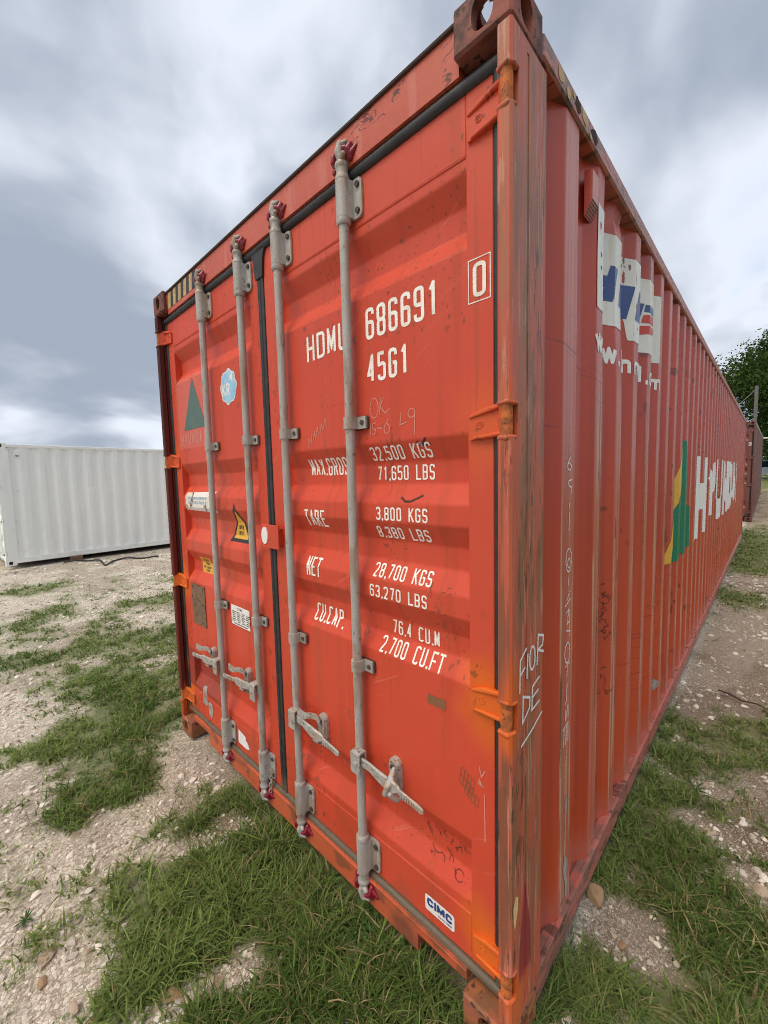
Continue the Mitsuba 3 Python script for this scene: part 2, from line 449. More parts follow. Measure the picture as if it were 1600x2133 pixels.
def sill_paint(p, n, uv):
    x, z = p.x, p.z
    c = mix((0.46, 0.088, 0.036), (0.52, 0.12, 0.05), fbm(x * 5, z * 12, 1.0, 3))
    c = mix(c, (0.18, 0.07, 0.035), 0.75 * smoothstep(0.5, 0.68, fbm(x * 9, z * 16, 3.0, 4)))
    dot = smoothstep(0.13, 0.05, dr.sqrt(dr.square((x + 0.42) * 1.1) + dr.square((z - 0.09) * 1.4)) + noise(x * 40, z * 40) * 0.04)
    return mix(c, (0.13, 0.06, 0.04), 0.7 * dot)


def header_paint(p, n, uv):
    x, z = p.x, p.z
    c = mix((0.47, 0.085, 0.045), (0.54, 0.115, 0.07), fbm(x * 3, z * 6, 1.0, 3))
    c = mix(c, (0.58, 0.19, 0.15), 0.5 * smoothstep(0.55, 0.75, fbm(x * 22, z * 5, 3.0, 3)))
    cr = smoothstep(0.018, 0.006, dr.abs(fbm(x * 8, z * 22, 2.0, 4) - 0.5)) * smoothstep(-0.75, -0.5, x) * smoothstep(0.45, 0.6, noise(x * 7, z * 9, 4.0))
    return mix(c, (0.05, 0.02, 0.015), 0.85 * cr)


def galv(p, n, uv):
    v = noise(p.x * 420, p.y * 420, p.z * 420)
    w = fbm(p.x * 22, p.y * 22, p.z * 9, 3)
    c = mix((0.26, 0.258, 0.24), (0.53, 0.52, 0.49), 0.5 * v + 0.5 * w)
    c = mix(c, (0.28, 0.18, 0.10), 0.6 * smoothstep(0.56, 0.68, fbm(p.x * 26, p.y * 26, p.z * 5, 4)))
    c = mix(c, (0.36, 0.31, 0.23), 0.5 * smoothstep(0.5, 0.75, fbm(p.x * 40, p.y * 40, p.z * 14 + 5, 3)))
    return mix(c, (0.14, 0.12, 0.10), 0.6 * smoothstep(0.68, 0.78, fbm(p.x * 70, p.y * 70, p.z * 40, 3)))


def galv_handle(p, n, uv):
    w = fbm(p.x * 60, p.y * 60, p.z * 60, 3)
    c = mix((0.30, 0.30, 0.28), (0.55, 0.53, 0.49), w)
    c = mix(c, (0.42, 0.27, 0.13), 0.55 * smoothstep(0.52, 0.7, fbm(p.x * 35, p.y * 35, p.z * 35 + 4, 3)))
    return mix(c, (0.09, 0.08, 0.07), 0.7 * smoothstep(0.64, 0.72, fbm(p.x * 110, p.y * 110, p.z * 110, 3)))


def gasket_paint(p, n, uv):
    c = mix((0.012, 0.013, 0.015), (0.035, 0.036, 0.04), fbm(p.x * 30, p.y * 30, p.z * 30, 3))
    low = smoothstep(0.30, 0.20, p.z)
    c = mix(c, mix((0.085, 0.065, 0.042), (0.14, 0.11, 0.075), fbm(p.x * 12, 1.0, p.z * 160, 3)), low)
    side = smoothstep(1.3, 0.9, p.z) * smoothstep(0.45, 0.65, fbm(p.x * 9, p.y * 9, p.z * 6, 2)) * 0.6
    return mix(c, (0.16, 0.06, 0.02), side * smoothstep(-1.9, -2.2, p.x))


def print_white(p, n, uv):
    v = fbm(p.x * 30 + p.y * 30, p.z * 30, 3.0, 3)
    return mix((0.86, 0.84, 0.77), (0.76, 0.72, 0.62), smoothstep(0.5, 0.75, v))


def sticker_white(p, n, uv):
    q = p.x + p.y
    c = mix((0.74, 0.73, 0.69), (0.64, 0.63, 0.58), fbm(q * 6, p.z * 5, 1.0, 3))
    c = mix(c, (0.58, 0.42, 0.16), 0.75 * smoothstep(0.52, 0.72, fbm(q * 26, p.z * 1.8, 4.0, 3)) * smoothstep(0.35, 0.6, noise(q * 4.5, p.z * 2, 2.0)))
    return mix(c, (0.20, 0.09, 0.06), smoothstep(0.73, 0.77, fbm(q * 20, p.z * 14, 9.0, 4)))


def sun_faded(a, b, s=14):
    return lambda p, n, uv: mix(a, b, fbm(p.x * s + p.y * s, p.z * s, 2.0, 3))


def brown_plate(p, n, uv):
    c = mix((0.21, 0.125, 0.075), (0.15, 0.09, 0.055), fbm(p.x * 30, p.z * 30, 1.0, 4))
    return mix(c, (0.08, 0.04, 0.02), smoothstep(0.6, 0.72, fbm(p.x * 60, p.z * 60, 5.0, 3)))


def white_shell(p, n, uv):
    c = mix((0.80, 0.835, 0.80), (0.84, 0.87, 0.84), fbm(p.y * 1.4, p.z * 1.1, 1.0, 3))
    c = mix(c, (0.73, 0.785, 0.765), 0.5 * smoothstep(0.45, 0.75, fbm(p.y * 9, p.z * 0.6, 5.0, 3)))
    return mix(c, (0.45, 0.42, 0.38), 0.5 * smoothstep(0.93, 0.97, noise(p.y * 26, p.z * 22, p.x * 22)))


def maroon_shell(p, n, uv):
    c = mix((0.16, 0.060, 0.050), (0.20, 0.080, 0.068), fbm(p.y * 1.2, p.z * 1.3, p.x, 3))
    return mix(c, (0.10, 0.035, 0.03), 0.6 * smoothstep(0.5, 0.75, fbm(p.y * 8 + p.x * 8, p.z * 0.8, 2.0, 3)))


mat('red_door', base_color=proc(door_paint), roughness=proc(door_rough), specular=0.35)
mat('red_side', base_color=proc(side_paint), roughness=0.37, specular=0.5)
mat('red_post', base_color=proc(post_paint), roughness=0.5, specular=0.5)
mat('grimy_shaded_post', base_color=proc(post_grime_shade), roughness=0.6, specular=0.3)
mat('rust_pin', base_color=proc(rust_orange), roughness=0.75)
mat('rust_casting', base_color=proc(casting_paint), roughness=0.7)
mat('red_rail', base_color=proc(rail_paint), roughness=0.45)
mat('red_sill', base_color=proc(sill_paint), roughness=0.5)
mat('red_header', base_color=proc(header_paint), roughness=0.45)
mat('galvanised', base_color=proc(galv), roughness=0.55, metallic=0.15)
mat('handle_steel', base_color=proc(galv_handle), roughness=0.5, metallic=0.3)
mat('dark_bolt', base_color=proc(sun_faded((0.05, 0.035, 0.028), (0.12, 0.085, 0.065), 90)), roughness=0.6, metallic=0.3)
mat('keeper_red', base_color=proc(sun_faded((0.16, 0.004, 0.014), (0.26, 0.012, 0.030), 60)), roughness=0.22, specular=0.6)
mat('rubber', base_color=proc(gasket_paint), roughness=0.5)
mat('print_white', base_color=proc(print_white), roughness=0.5)
mat('sticker_white', base_color=proc(sticker_white), roughness=0.4)
mat('plain_white', base_color=rgb(0.76, 0.75, 0.73), roughness=0.4)
mat('chalk', base_color=rgb(0.72, 0.70, 0.68), roughness=0.9)
mat('faint_chalk', base_color=rgb(0.62, 0.30, 0.24), roughness=0.9)
mat('ghost_print', base_color=rgb(0.58, 0.20, 0.16), roughness=0.6)
mat('pen_black', base_color=rgb(0.07, 0.025, 0.02), roughness=0.8)
mat('navy', base_color=proc(sun_faded((0.025, 0.055, 0.20), (0.05, 0.085, 0.24), 8)), roughness=0.4)
mat('logo_red', base_color=rgb(0.50, 0.055, 0.03), roughness=0.4)
mat('logo_green', base_color=proc(sun_faded((0.004, 0.15, 0.075), (0.012, 0.19, 0.10), 9)), roughness=0.4)
mat('faded_green', base_color=proc(sun_faded((0.055, 0.115, 0.095), (0.085, 0.14, 0.115), 20)), roughness=0.4)
mat('logo_yellow', base_color=proc(sun_faded((0.62, 0.33, 0.03), (0.70, 0.42, 0.06), 12)), roughness=0.4)
mat('hazard_yellow', base_color=proc(sun_faded((0.40, 0.25, 0.07), (0.54, 0.38, 0.16), 40)), roughness=0.5)
mat('black_print', base_color=rgb(0.02, 0.02, 0.02), roughness=0.5)
mat('sky_blue', base_color=proc(sun_faded((0.16, 0.44, 0.66), (0.45, 0.66, 0.78), 34)), roughness=0.4)
mat('blue_print', base_color=rgb(0.30, 0.42, 0.52), roughness=0.5)
mat('brown_plate', base_color=proc(brown_plate), roughness=0.7)
mat('brown_tape', base_color=rgb(0.22, 0.10, 0.045), roughness=0.5)
mat('torn_grey', base_color=proc(sun_faded((0.20, 0.13, 0.10), (0.42, 0.40, 0.37), 45)), roughness=0.7)
mat('cream_chip', base_color=rgb(0.62, 0.46, 0.20), roughness=0.7)
mat('vent_grille', base_color=rgb(0.09, 0.05, 0.035), roughness=0.7)
mat('interior_dark', base_color=rgb(0.05, 0.03, 0.025), roughness=0.9)
mat('white_shell', base_color=proc(white_shell), roughness=0.45)
mat('maroon_shell', base_color=proc(maroon_shell), roughness=0.5)
mat('pale_rail', base_color=rgb(0.55, 0.45, 0.38), roughness=0.5)

# ---------------------------------------------------------------- shipping containers (local frame: door end y = 0 facing -y, right side x = 0, z up)
W, CX, CY, CZ = 2.438, 0.162, 0.178, 0.118
DOOR_PROFILE = [(0.34, .052), (0.376, .052), (0.445, .091), (0.52, .091), (0.59, .052), (1.088, .052), (1.148, .091), (1.215, .091), (1.285, .052), (1.354, .052), (1.423, .091), (1.494, .091),
                (1.564, .052), (1.629, .052), (1.692, .091), (1.766, .091), (1.835, .052), (2.337, .052), (2.40, .091), (2.47, .091), (2.537, .052), (2.571, .052)]
SILE = 0.084
LEAVES = ((-2.365, -1.243), (-1.195, -0.073))


def panel_wobble(x, z):
    return 0.0007 * (meshkit.noise(np.stack([x * 3.1, 0 * x + 0.5, z * 2.3], -1), 3) - 0.5)


def profile_y(z, prof):
    a = np.array(prof)
    return np.interp(z, a[:, 0], a[:, 1])


def sheet_xz(x0, x1, prof, nx=20, wob=True):
    f = fillet(prof, 0.007)
    X, k = np.meshgrid(np.linspace(x0, x1, nx + 1), np.arange(len(f)), indexing='ij')
    z, y = f[k, 0], f[k, 1]
    if wob:
        y = y + panel_wobble(X, z)
    v = np.stack([X, y, z], -1).reshape(-1, 3)
    n = len(f)
    i, j = np.meshgrid(np.arange(nx), np.arange(n - 1), indexing='ij')
    a = i * n + j
    q = np.stack([a, a + n, a + n + 1, a + 1], -1).reshape(-1, 4)
    return tm(v, np.vstack([q[:, [0, 1, 2]], q[:, [0, 2, 3]]]))


def door_decal(g, off=0.0014):
    """flat print that lies on the door's pressed sheet and frame"""
    rects = []
    for x0, x1 in LEAVES:
        a, b = x0 + SILE, x1 - SILE
        for (za, ya), (zb, yb) in zip(DOOR_PROFILE, DOOR_PROFILE[1:]):
            rects.append((sbox(a, za, b, zb), za, ya, zb, yb))
        rects += [(sbox(x0, 0.185, a, 2.73), 0, .05, 3, .05), (sbox(b, 0.185, x1, 2.73), 0, .05, 3, .05), (sbox(a, 0.185, b, 0.34), 0, .05, 3, .05), (sbox(a, 2.571, b, 2.73), 0, .05, 3, .05)]
    out, g = [], g.buffer(0)
    for r, za, ya, zb, yb in rects:
        h = g.intersection(r)
        for p in polys(h):
            v, f = tri2(p)
            y = ya + (yb - ya) * (v[:, 1] - za) / (zb - za) + panel_wobble(v[:, 0], v[:, 1]) - off
            out.append(tm(np.stack([v[:, 0], y, v[:, 1]], -1), f))
    return cat(*out)


def side_profile(L):
    p = [(0.205, -.046), (0.305, -.046), (0.375, -.01), (0.49, -.01), (0.56, -.046), (0.63, -.046)]
    y = 0.70
    while y + 0.28 < L - 0.24:
        p += [(y, -.01), (y + .08, -.01), (y + .15, -.046), (y + .21, -.046)]
        y += 0.28
    return p + [(y, -.01), (L - 0.205, -.01)]


def side_dent(y, z):
    """how far the sheet is pushed in"""
    d = 0.030 * np.exp(-((y - 1.02) / 0.055) ** 2 - ((z - 2.765) / 0.042) ** 2) + 0.021 * np.exp(-((y - 1.0) / 0.24) ** 2 - ((z - 2.52) / 0.30) ** 2)
    return d + 0.0022 * (meshkit.noise(np.stack([y * 2.2, 0 * y, z * 1.6], -1), 9) - 0.5)


def side_sheet(L, z0, z1, nz=44, seed=0, dents=0.0, dent=True):
    f = fillet(side_profile(L), 0.012)
    k, Z = np.meshgrid(np.arange(len(f)), np.linspace(z0, z1, nz + 1), indexing='ij')
    y, x = f[k, 0], f[k, 1]
    if dent:
        x = x - side_dent(y, Z)
    if dents:
        r = np.random.default_rng(seed)
        for _ in range(60):
            cy, cz = r.uniform(0.3, L - 0.3), z0 + (z1 - z0) * r.beta(1, 1.9)
            x = x + dents * r.choice([-1, 1]) * r.uniform(0.5, 1) * np.exp(-((y - cy) / r.uniform(.04, .09)) ** 2 - ((Z - cz) / r.uniform(.02, .05)) ** 2)
    v, n = np.stack([x, y, Z], -1).reshape(-1, 3), nz + 1
    i, j = np.meshgrid(np.arange(len(f) - 1), np.arange(nz), indexing='ij')
    a = i * n + j
    q = np.stack([a, a + n, a + n + 1, a + 1], -1).reshape(-1, 4)
    return tm(v, np.vstack([q[:, [0, 1, 2]], q[:, [0, 2, 3]]]))


def side_decal(g, L=12.192, off=0.0016):
    """flat print that lies on the corrugated side (polygon in y, z)"""
    p, out, g = side_profile(L), [], g.buffer(0)
    ymin, _, ymax, _ = g.bounds
    for (ya, xa), (yb, xb) in zip(p, p[1:]):
        if yb < ymin or ya > ymax:
            continue
        h = g.intersection(sbox(ya, -1, yb, 4))
        for q in polys(h):
            z0, z1 = q.bounds[1], q.bounds[3]
            n = max(1, int((z1 - z0) / .05)) if ya < 1.7 else 1
            for k in range(n):
                for qq in polys(q if n == 1 else q.intersection(sbox(-1, z0 + (z1 - z0) * k / n, 20, z0 + (z1 - z0) * (k + 1) / n))):
                    v, f = tri2(qq)
                    x = xa + (xb - xa) * (v[:, 0] - ya) / (yb - ya) - side_dent(v[:, 0], v[:, 1]) + off
                    out.append(tm(np.stack([x, v[:, 0], v[:, 1]], -1), f))
    return cat(*out)


def casting(x0, y0, z0, sx, sy, top):
    """corner casting whose outer corner is (x0, y0); sx, sy: the way into the container; top: has its big hole on top"""
    c = m3.Manifold.hull_points(np.asarray(bev(0, 0, 0, CX, CY, CZ, 0.007).vertices))

    def cutter(axis, o, ra, rb):
        """an oval hole of half-widths ra, rb along one axis through o"""
        e, t = [], np.arange(28) * 2 * math.pi / 28
        for s in (-.03, .03):
            p = np.zeros((28, 3))
            k, l = [i for i in range(3) if i != axis]
            p[:, k] = ra * np.sign(np.cos(t)) * np.abs(np.cos(t)) ** .8
            p[:, l] = rb * np.sign(np.sin(t)) * np.abs(np.sin(t)) ** .8
            p[:, axis] = s
            e.append(p + o)
        return m3.Manifold.hull_points(np.vstack(e))
    c -= m3.Manifold.hull_points(np.array([(a, b, h) for a in (.025, CX - .025) for b in (.026, CY - .026) for h in (.025, CZ - .025)]))
    c -= cutter(1, (CX / 2 - .004, 0, CZ / 2), .030, .041)
    c -= cutter(0, (0, CY / 2 - .01, CZ / 2), .034, .041)
    c -= cutter(2, (CX / 2, CY / 2, CZ if top else 0), .032, .060)
    m = man(c)
    v = np.array(m.vertices) * (sx, sy, 1) + (x0, y0, z0)
    f = np.array(m.faces)
    return tm(v, f[:, ::-1] if sx * sy < 0 else f)


def hinge_mesh(hz, s, X):
    """blade of a hinge on a door's outer stile. s = +1: right door"""
    x0, x1 = X - s * 0.155 if False else -0.153, -0.052
    pts = [(x0 + .006, hz - .042), (x1, hz - .036), (x1, hz + .048), (x0 + .04, hz + .036), (x0 + .004, hz + .020)]
    blade = plate_xz(Polygon(pts).buffer(-0.004).buffer(0.004, 4), 0.041, 0.0495)
    rid1 = blob([(x0 + .022, .041, hz - .037, .0045), (x1 + .012, .034, hz - .031, .007)])
    rid2 = blob([(x0 + .012, .041, hz + .022, .0045), (x0 + .045, .040, hz + .034, .006), (x1 + .012, .034, hz + .043, .007)])
    web = hull([(x1 - .004, .0495, hz - .036), (x1 - .004, .040, hz - .036), (x1 - .004, .0495, hz + .048), (x1 - .004, .040, hz + .048),
                (-.034, .030, hz - .034), (-.034, .010, hz - .034), (-.034, .030, hz + .034), (-.034, .010, hz + .034)])
    ring = tube([(x0 + .042 + .009 * math.cos(t), .0405, hz - .002 + .009 * math.sin(t)) for t in np.linspace(0, 2 * math.pi, 19)], .0015, 5)
    ess = tube([(x0 + .042 + .004 * math.sin(t * 1.0) * (1 if abs(t) < 9 else 1), .0405, hz - .002 + .0015 * t) for t in np.linspace(-3.2, 3.2, 11)], .0013, 5)
    m = cat(blade, rid1, rid2, web, ring, ess)
    if s < 0:
        v = np.array(m.vertices)
        v[:, 0] = -W - v[:, 0]
        m = tm(v, np.array(m.faces)[:, ::-1])
    return m


def mirror_x(m):
    v = np.array(m.vertices)
    v[:, 0] = -W - v[:, 0]
    return tm(v, np.array(m.faces)[:, ::-1])


def locking_bar(t, x, s, M, H, fancy, hook=True):
    """one locking bar with its brackets, guides, cams, keepers and handle; s: the way the handle points"""
    yb, zf = 0.018, H / 2.896
    rod = cyl((x, yb, 0.20), (x, yb, H - 0.175), 0.0168, 24)
    bar = t.add('locking_bar', rod, M['bar'], 30)
    top = H - 2.896

    def flip(mesh):
        v = np.array(mesh.vertices)
        v[:, 2] = 2.923 - v[:, 2]
        return tm(v, np.array(mesh.faces)[:, ::-1])

    def up(mesh):
        m = mesh.copy()
        m.apply_translation([0, 0, top])
        return m
    sec = unary_union([Point(0, yb).buffer(0.0245, 12), Polygon([(-.0245, yb), (.0245, yb), (.031, .049), (-.031, .049)])])
    sec = affinity.translate(sec, x, 0)
    sleeve = cat(prism_z(sec, 2.595, 2.716), plate_xz(rrect(x + .012, 2.592, x + .066, 2.719, .017), .041, .0485), plate_xz(rrect(x - .046, 2.597, x - .012, 2.714, .012), .041, .0485),
                 lathe([(0, 2.574), (.0215, 2.574), (.0245, 2.578), (.0255, 2.588), (.0245, 2.594), (0, 2.594)], x, yb), lathe([(0, 2.717), (.0245, 2.717), (.0255, 2.722), (.0215, 2.735), (0, 2.735)], x, yb))
    bolts = [cyl((x + .049, .034, z), (x + .049, .042, z), .0095, 12) for z in (2.614, 2.697)] + [cyl((x - .0285, .030, z), (x - .0285, .042, z), .0062, 8) for z in (2.614, 2.697)]
    neck = lathe([(0, 2.733), (.0205, 2.733), (.0195, 2.752), (.0215, 2.757), (.0245, 2.763), (.0235, 2.772), (.017, 2.780), (.013, 2.788), (0, 2.79)], x, yb)
    head = cat(blob([(x, yb, 2.780, .015), (x - .004, yb - .010, 2.808, .014), (x + .002, yb - .008, 2.830, .012)]), blob([(x + .003, yb - .008, 2.826, .011), (x + .024, yb - .002, 2.829, .008)]),
               blob([(x + .004, yb - .006, 2.780, .012), (x + .024, yb - .014, 2.786, .009)]), blob([(x - .004, yb, 2.79, .011), (x - .018, yb + .004, 2.797, .008)]))
    kl = cat(blob([(x - .034, .022, 2.778, .010), (x - .036, .010, 2.790, .009), (x - .034, .012, 2.808, .010), (x - .040, .026, 2.811, .009)]), bev(x - .043, .008, 2.752, x - .022, .034, 2.770, .004))
    kr = cat(blob([(x + .036, .024, 2.778, .010), (x + .034, .012, 2.800, .010), (x + .038, .022, 2.816, .010)]), blob([(x + .040, .026, 2.79, .012), (x + .062, .030, 2.805, .008)]), blob([(x + .032, .008, 2.803, .008), (x + .022, .004, 2.806, .007)]))
    for fn in (up, flip):
        t.add('bearing_bracket', fn(sleeve), M['bar'], 35, bar)
        for b_ in bolts if fancy else ():
            t.add('bolt', fn(b_), M['bolt'], 40, bar)
        t.add('cam', cat(fn(neck), fn(head)), M['bar'], 40, bar)
        for k_ in (kl, kr):
            t.add('cam_keeper', fn(k_), M['keeper'], 40)
    for gz in (1.911, 1.023):
        gz *= zf
        g2 = unary_union([Point(0, yb).buffer(0.0225, 12).difference(Point(0, yb).buffer(.0165, 12)), sbox(.015, .036, .060, .043), sbox(-.046, .036, -.015, .043), sbox(.0165, yb, .0225, .043), sbox(-.0225, yb, -.0165, .043)])
        t.add('guide_strap', prism_z(affinity.translate(g2, x, 0), gz - .021, gz + .021), M['bar'], 30, bar)
        t.add('guide_pad', cat(plate_xz(rrect(x - .044, gz - .023, x + .065, gz + .023, .008), .043, .0495), cyl((x + .044, .031, gz), (x + .044, .037, gz), .0085, 10), cyl((x - .034, .031, gz), (x - .034, .037, gz), .006, 8)), M['bolt'], 40, bar)
    # hub, handle, catch
    hz = 0.668 * zf

    def X(d):
        return x + s * d
    hub = cat(bev(min(X(-.012), X(.036)), -.022, hz - .046, max(X(-.012), X(.036)), -.015, hz + .036, .003), bev(min(X(-.012), X(.036)), .010, hz - .03, max(X(-.012), X(.036)), .017, hz + .036, .003),
              bev(min(X(-.008), X(.036)), -.018, hz + .030, max(X(-.008), X(.036)), .013, hz + .040, .004), cyl((X(.018), -.026, hz - .004), (X(.018), -.021, hz - .004), .008, 10))
    t.add('handle_hub', hub, M['handle'], 35, bar)
    secs = [(.020, -.004, .016, .006), (.075, -.003, .017, .005), (.110, -.008, .020, .005), (.150, -.012, .023, .006), (.196, -.010, .021, .006), (.214, -.006, .012, .005), (.226, -.012, .011, .004), (.318, -.018, .012, .004), (.330, -.018, .008, .003)]
    v, f = [], []
    for d, y, hh, th in secs:
        zc = hz + .004 - 0.02 * (d / .33)
        c = th * .6
        v += [(X(d), y - th, zc - hh + c), (X(d), y - th, zc + hh - c), (X(d), y - th + c, zc + hh), (X(d), y + th - c, zc + hh), (X(d), y + th, zc + hh - c), (X(d), y + th, zc - hh + c), (X(d), y + th - c, zc - hh), (X(d), y - th + c, zc - hh)]
    for i in range(len(secs) - 1):
        for j in range(8):
            a, b = i * 8 + j, i * 8 + (j + 1) % 8
            f += [(a, b, b + 8), (a, b + 8, a + 8)]
    e = (len(secs) - 1) * 8
    f += [(0, j + 1, j) for j in range(1, 7)] + [(e, e + j, e + j + 1) for j in range(1, 7)]
    f = np.array(f) if s > 0 else np.array(f)[:, ::-1]
    hand = tm(v, f)
    if fancy:
        hand = cat(hand, *[bev(min(X(.235 + .0105 * k), X(.241 + .0105 * k)), -.0245 + .0003 * k, hz - .019, max(X(.235 + .0105 * k), X(.241 + .0105 * k)), -.02, hz - .007, .001) for k in range(8)])
    t.add('handle', hand, M['handle'], 40, bar)
    cx = X(0.160)
    cz = hz - .016
    catch = cat(plate_xz(rrect(cx - .021, cz - .062, cx + .021, cz + .064, .020).difference(Point(cx, cz + .044).buffer(.008)), .028, .036), plate_xz(rrect(cx - .026, cz - .066, cx + .026, cz + .070, .024), .036, .0515),
                cyl((cx, .016, cz - .045), (cx, .03, cz - .045), .010, 12), bev(cx - .018, -.006, cz - .034, cx + .018, .03, cz - .026, .003))
    t.add('handle_catch', catch, M['handle'], 35, bar)
    t.add('catch_bolt', cat(cyl((cx, .022, cz + .044), (cx, .0285, cz + .044), .0095, 12), cyl((cx, .012, cz - .045), (cx, .017, cz - .045), .006, 10)), M['bolt'], 40, bar)
    if hook:   # the hasp swung up and left
        c = [(cx + .004, .02, cz + .040), (cx - .012, .014, cz + .062), (cx - .036, .002, cz + .066), (cx - .058, -.010, cz + .060), (cx - .085, -.016, cz + .066), (cx - .098, -.018, cz + .070)]
        wd = [.012, .012, .012, .014, .017, .018]
        v, f = [], []
        for (a, b, z), w in zip(c, wd):
            v += [(a, b - .003, z - w), (a, b - .003, z + w), (a, b + .003, z + w), (a, b + .003, z - w)]
        for i in range(len(c) - 1):
            for j in range(4):
                p, q = i * 4 + j, i * 4 + (j + 1) % 4
                f += [(p, q + 4, q), (p, p + 4, q + 4)]
        f += [(0, 1, 2), (0, 2, 3), (20, 22, 21), (20, 23, 22)]
        t.add('catch_hasp', tm(v, f), M['handle'], 40, bar)
    else:      # the hasp closed over the handle
        t.add('catch_hasp', cat(blob([(cx + .018, .012, cz + .052, .008), (cx + .026, -.010, cz + .02, .010), (cx + .016, -.022, cz + .006, .011)]), blob([(cx + .016, -.022, cz + .006, .010), (cx + .008, -.024, cz - .022, .010)]),
                                blob([(cx + .024, -.016, cz - .02, .011), (cx + .030, .01, cz - .045, .015)])), M['handle'], 40, bar)
    return bar


def container(root, label, group, P, L, H, M, fancy, castings=True, back=True):
    t = Thing(root, label, 'shipping container', group, P)
    zf, dz = H / 2.896, H - 2.896
    hinges = [(z + dz if z > 2 else z * zf if z > 1 else z) for z in HZ_MAIN]
    # frame
    for x0, sx in ((0, -1), (-W, 1)):
        for y0, sy in ((0, 1), (L, -1)):
            for z0, tp in ((0, False), (H - CZ, True)):
                k = t.add('corner_casting', casting(x0, y0, z0, sx, sy, tp), M['casting'], 30)
                if not fancy:
                    a_, b_ = sorted((x0 + sx * .03, x0 + sx * (CX - .03))), sorted((y0 + sy * .032, y0 + sy * (CY - .032)))
                    t.add('hole_shade_block', bev(a_[0], b_[0], z0 + .03, a_[1], b_[1], z0 + CZ - .03, .004), M['dark'], False, k)  # dark block added to stand in for the shade inside the holes
    # rear corner posts: an outer plate with slots for the hinges, and the inner channel behind the door edge
    slots = [(z - .043, z + .040) for z in hinges]
    post = m3.Manifold.hull_points(np.asarray(bev(-.040, .0, CZ, 0, .206, H - CZ, .006).vertices))
    for a, b in slots:
        post -= m3.Manifold.cube((.06, .045, b - a)).translate((-.05, -.01, a))
    post -= m3.Manifold.cube((.05, .006, 3)).translate((-.06, .030, 0))
    groove = m3.Manifold.cube((.004, .012, H - .3)).translate((-.002, .082, .15))
    post = man(post - groove)
    inner = bev(-.13, .105, CZ, -.038, .200, H - CZ, .004)
    pins = [cat(cyl((-.021, .016, a + .002), (-.021, .016, b - .002), .0155, 20)) for a, b in slots]
    lips = []
    for a, b in slots:
        lips += [blob([(-.036, .004, b + .001, .0055), (-.012, .000, b + .003, .0055), (-.001, .014, b + .001, .0055), (.0005, .030, b - .001, .0045)]), blob([(-.034, .006, a - .003, .008), (-.012, .003, a - .004, .008), (-.002, .022, a - .002, .0055)])]
    k = t.add('corner_post', cat(post, inner, *lips), M['post'], 30)
    for p in pins:
        t.add('hinge_pin', p, M['pin'], 30, k)
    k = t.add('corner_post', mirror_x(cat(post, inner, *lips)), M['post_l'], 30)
    for p in pins:
        t.add('hinge_pin', mirror_x(p), M['pin'], 30, k)
    if back:
        for x0 in (-.10, -W):
            t.add('corner_post', bev(x0, L - .10, CZ, x0 + .10, L, H - CZ, .006), M['side'], 30)
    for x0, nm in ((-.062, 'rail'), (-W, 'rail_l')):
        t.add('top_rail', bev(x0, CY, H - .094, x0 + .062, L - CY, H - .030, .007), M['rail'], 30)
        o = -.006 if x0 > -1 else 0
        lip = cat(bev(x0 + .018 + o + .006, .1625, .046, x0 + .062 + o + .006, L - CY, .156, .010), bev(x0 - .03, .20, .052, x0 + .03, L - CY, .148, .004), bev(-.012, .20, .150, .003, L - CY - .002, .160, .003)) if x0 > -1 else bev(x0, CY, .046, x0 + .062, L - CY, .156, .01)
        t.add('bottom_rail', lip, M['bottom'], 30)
    s = t.add('side_panel', side_sheet(L, .15, H - .09, 60, 5, M.get('dents', 0), fancy), M['side'], 30)
    lft = side_sheet(L, .15, H - .09, 2, 5, 0, False)
    t.add('side_panel', mirror_x(lft), M['side'], 30)
    t.add('front_wall', bev(-W + .1, L - .06, .15, -.1, L - .03, H - .05, .003), M['side'])
    rf = []
    for k in range(int((L - .5) / .209)):
        rf.append(hull([(-.12, .26 + .209 * k, H - .042), (-W + .12, .26 + .209 * k, H - .042), (-.12, .44 + .209 * k, H - .042), (-W + .12, .44 + .209 * k, H - .042), (-.18, .29 + .209 * k, H - .020), (-W + .18, .29 + .209 * k, H - .020), (-.18, .41 + .209 * k, H - .020), (-W + .18, .41 + .209 * k, H - .020)]))
    t.add('roof', cat(bev(-W + .05, .05, H - .06, -.05, L - .05, H - .04, .002), *rf), M['side'])
    t.add('underframe', cat(bev(-W + .05, .14, .15, -.05, L - .06, .17, .002), *[bev(-W + .06, y, .055, -.06, y + .045, .15, .003) for y in np.arange(.5, L - .4, .6)]), M['dark'])
    # header and sill
    hd = cat(hull([(-CX, .030, H - .136), (-CX, .024, H - .02), (-CX, .17, H - .136), (-CX, .17, H - .008), (-W + CX, .030, H - .136), (-W + CX, .024, H - .02), (-W + CX, .17, H - .136), (-W + CX, .17, H - .008), (-CX, .03, H - .008), (-W + CX, .03, H - .008)]),
             )
    k = t.add('door_header', hd, M['header'], 30)
    t.add('drip_edge', bev(-W + CX, .016, H - .022, -CX, .05, H - .009, .003), M['dark'], 30, k)
    g = unary_union([sbox(-W + CX, .126, -CX, .166), sbox(-2.05, .060, -.36, .128)])
    t.add('door_sill', cat(plate_xz(g, .030, .14), bev(-W + CX, .026, .155, -CX, .05, .163, .003)), M['sill'], 30)
    # door leaves
    prof = [(z + dz if z > 2 else .59 + (z - .59) * (1.4 + dz) / 1.4 if z > 1 else z, y) for z, y in DOOR_PROFILE] if dz else DOOR_PROFILE
    zt = 2.73 + dz
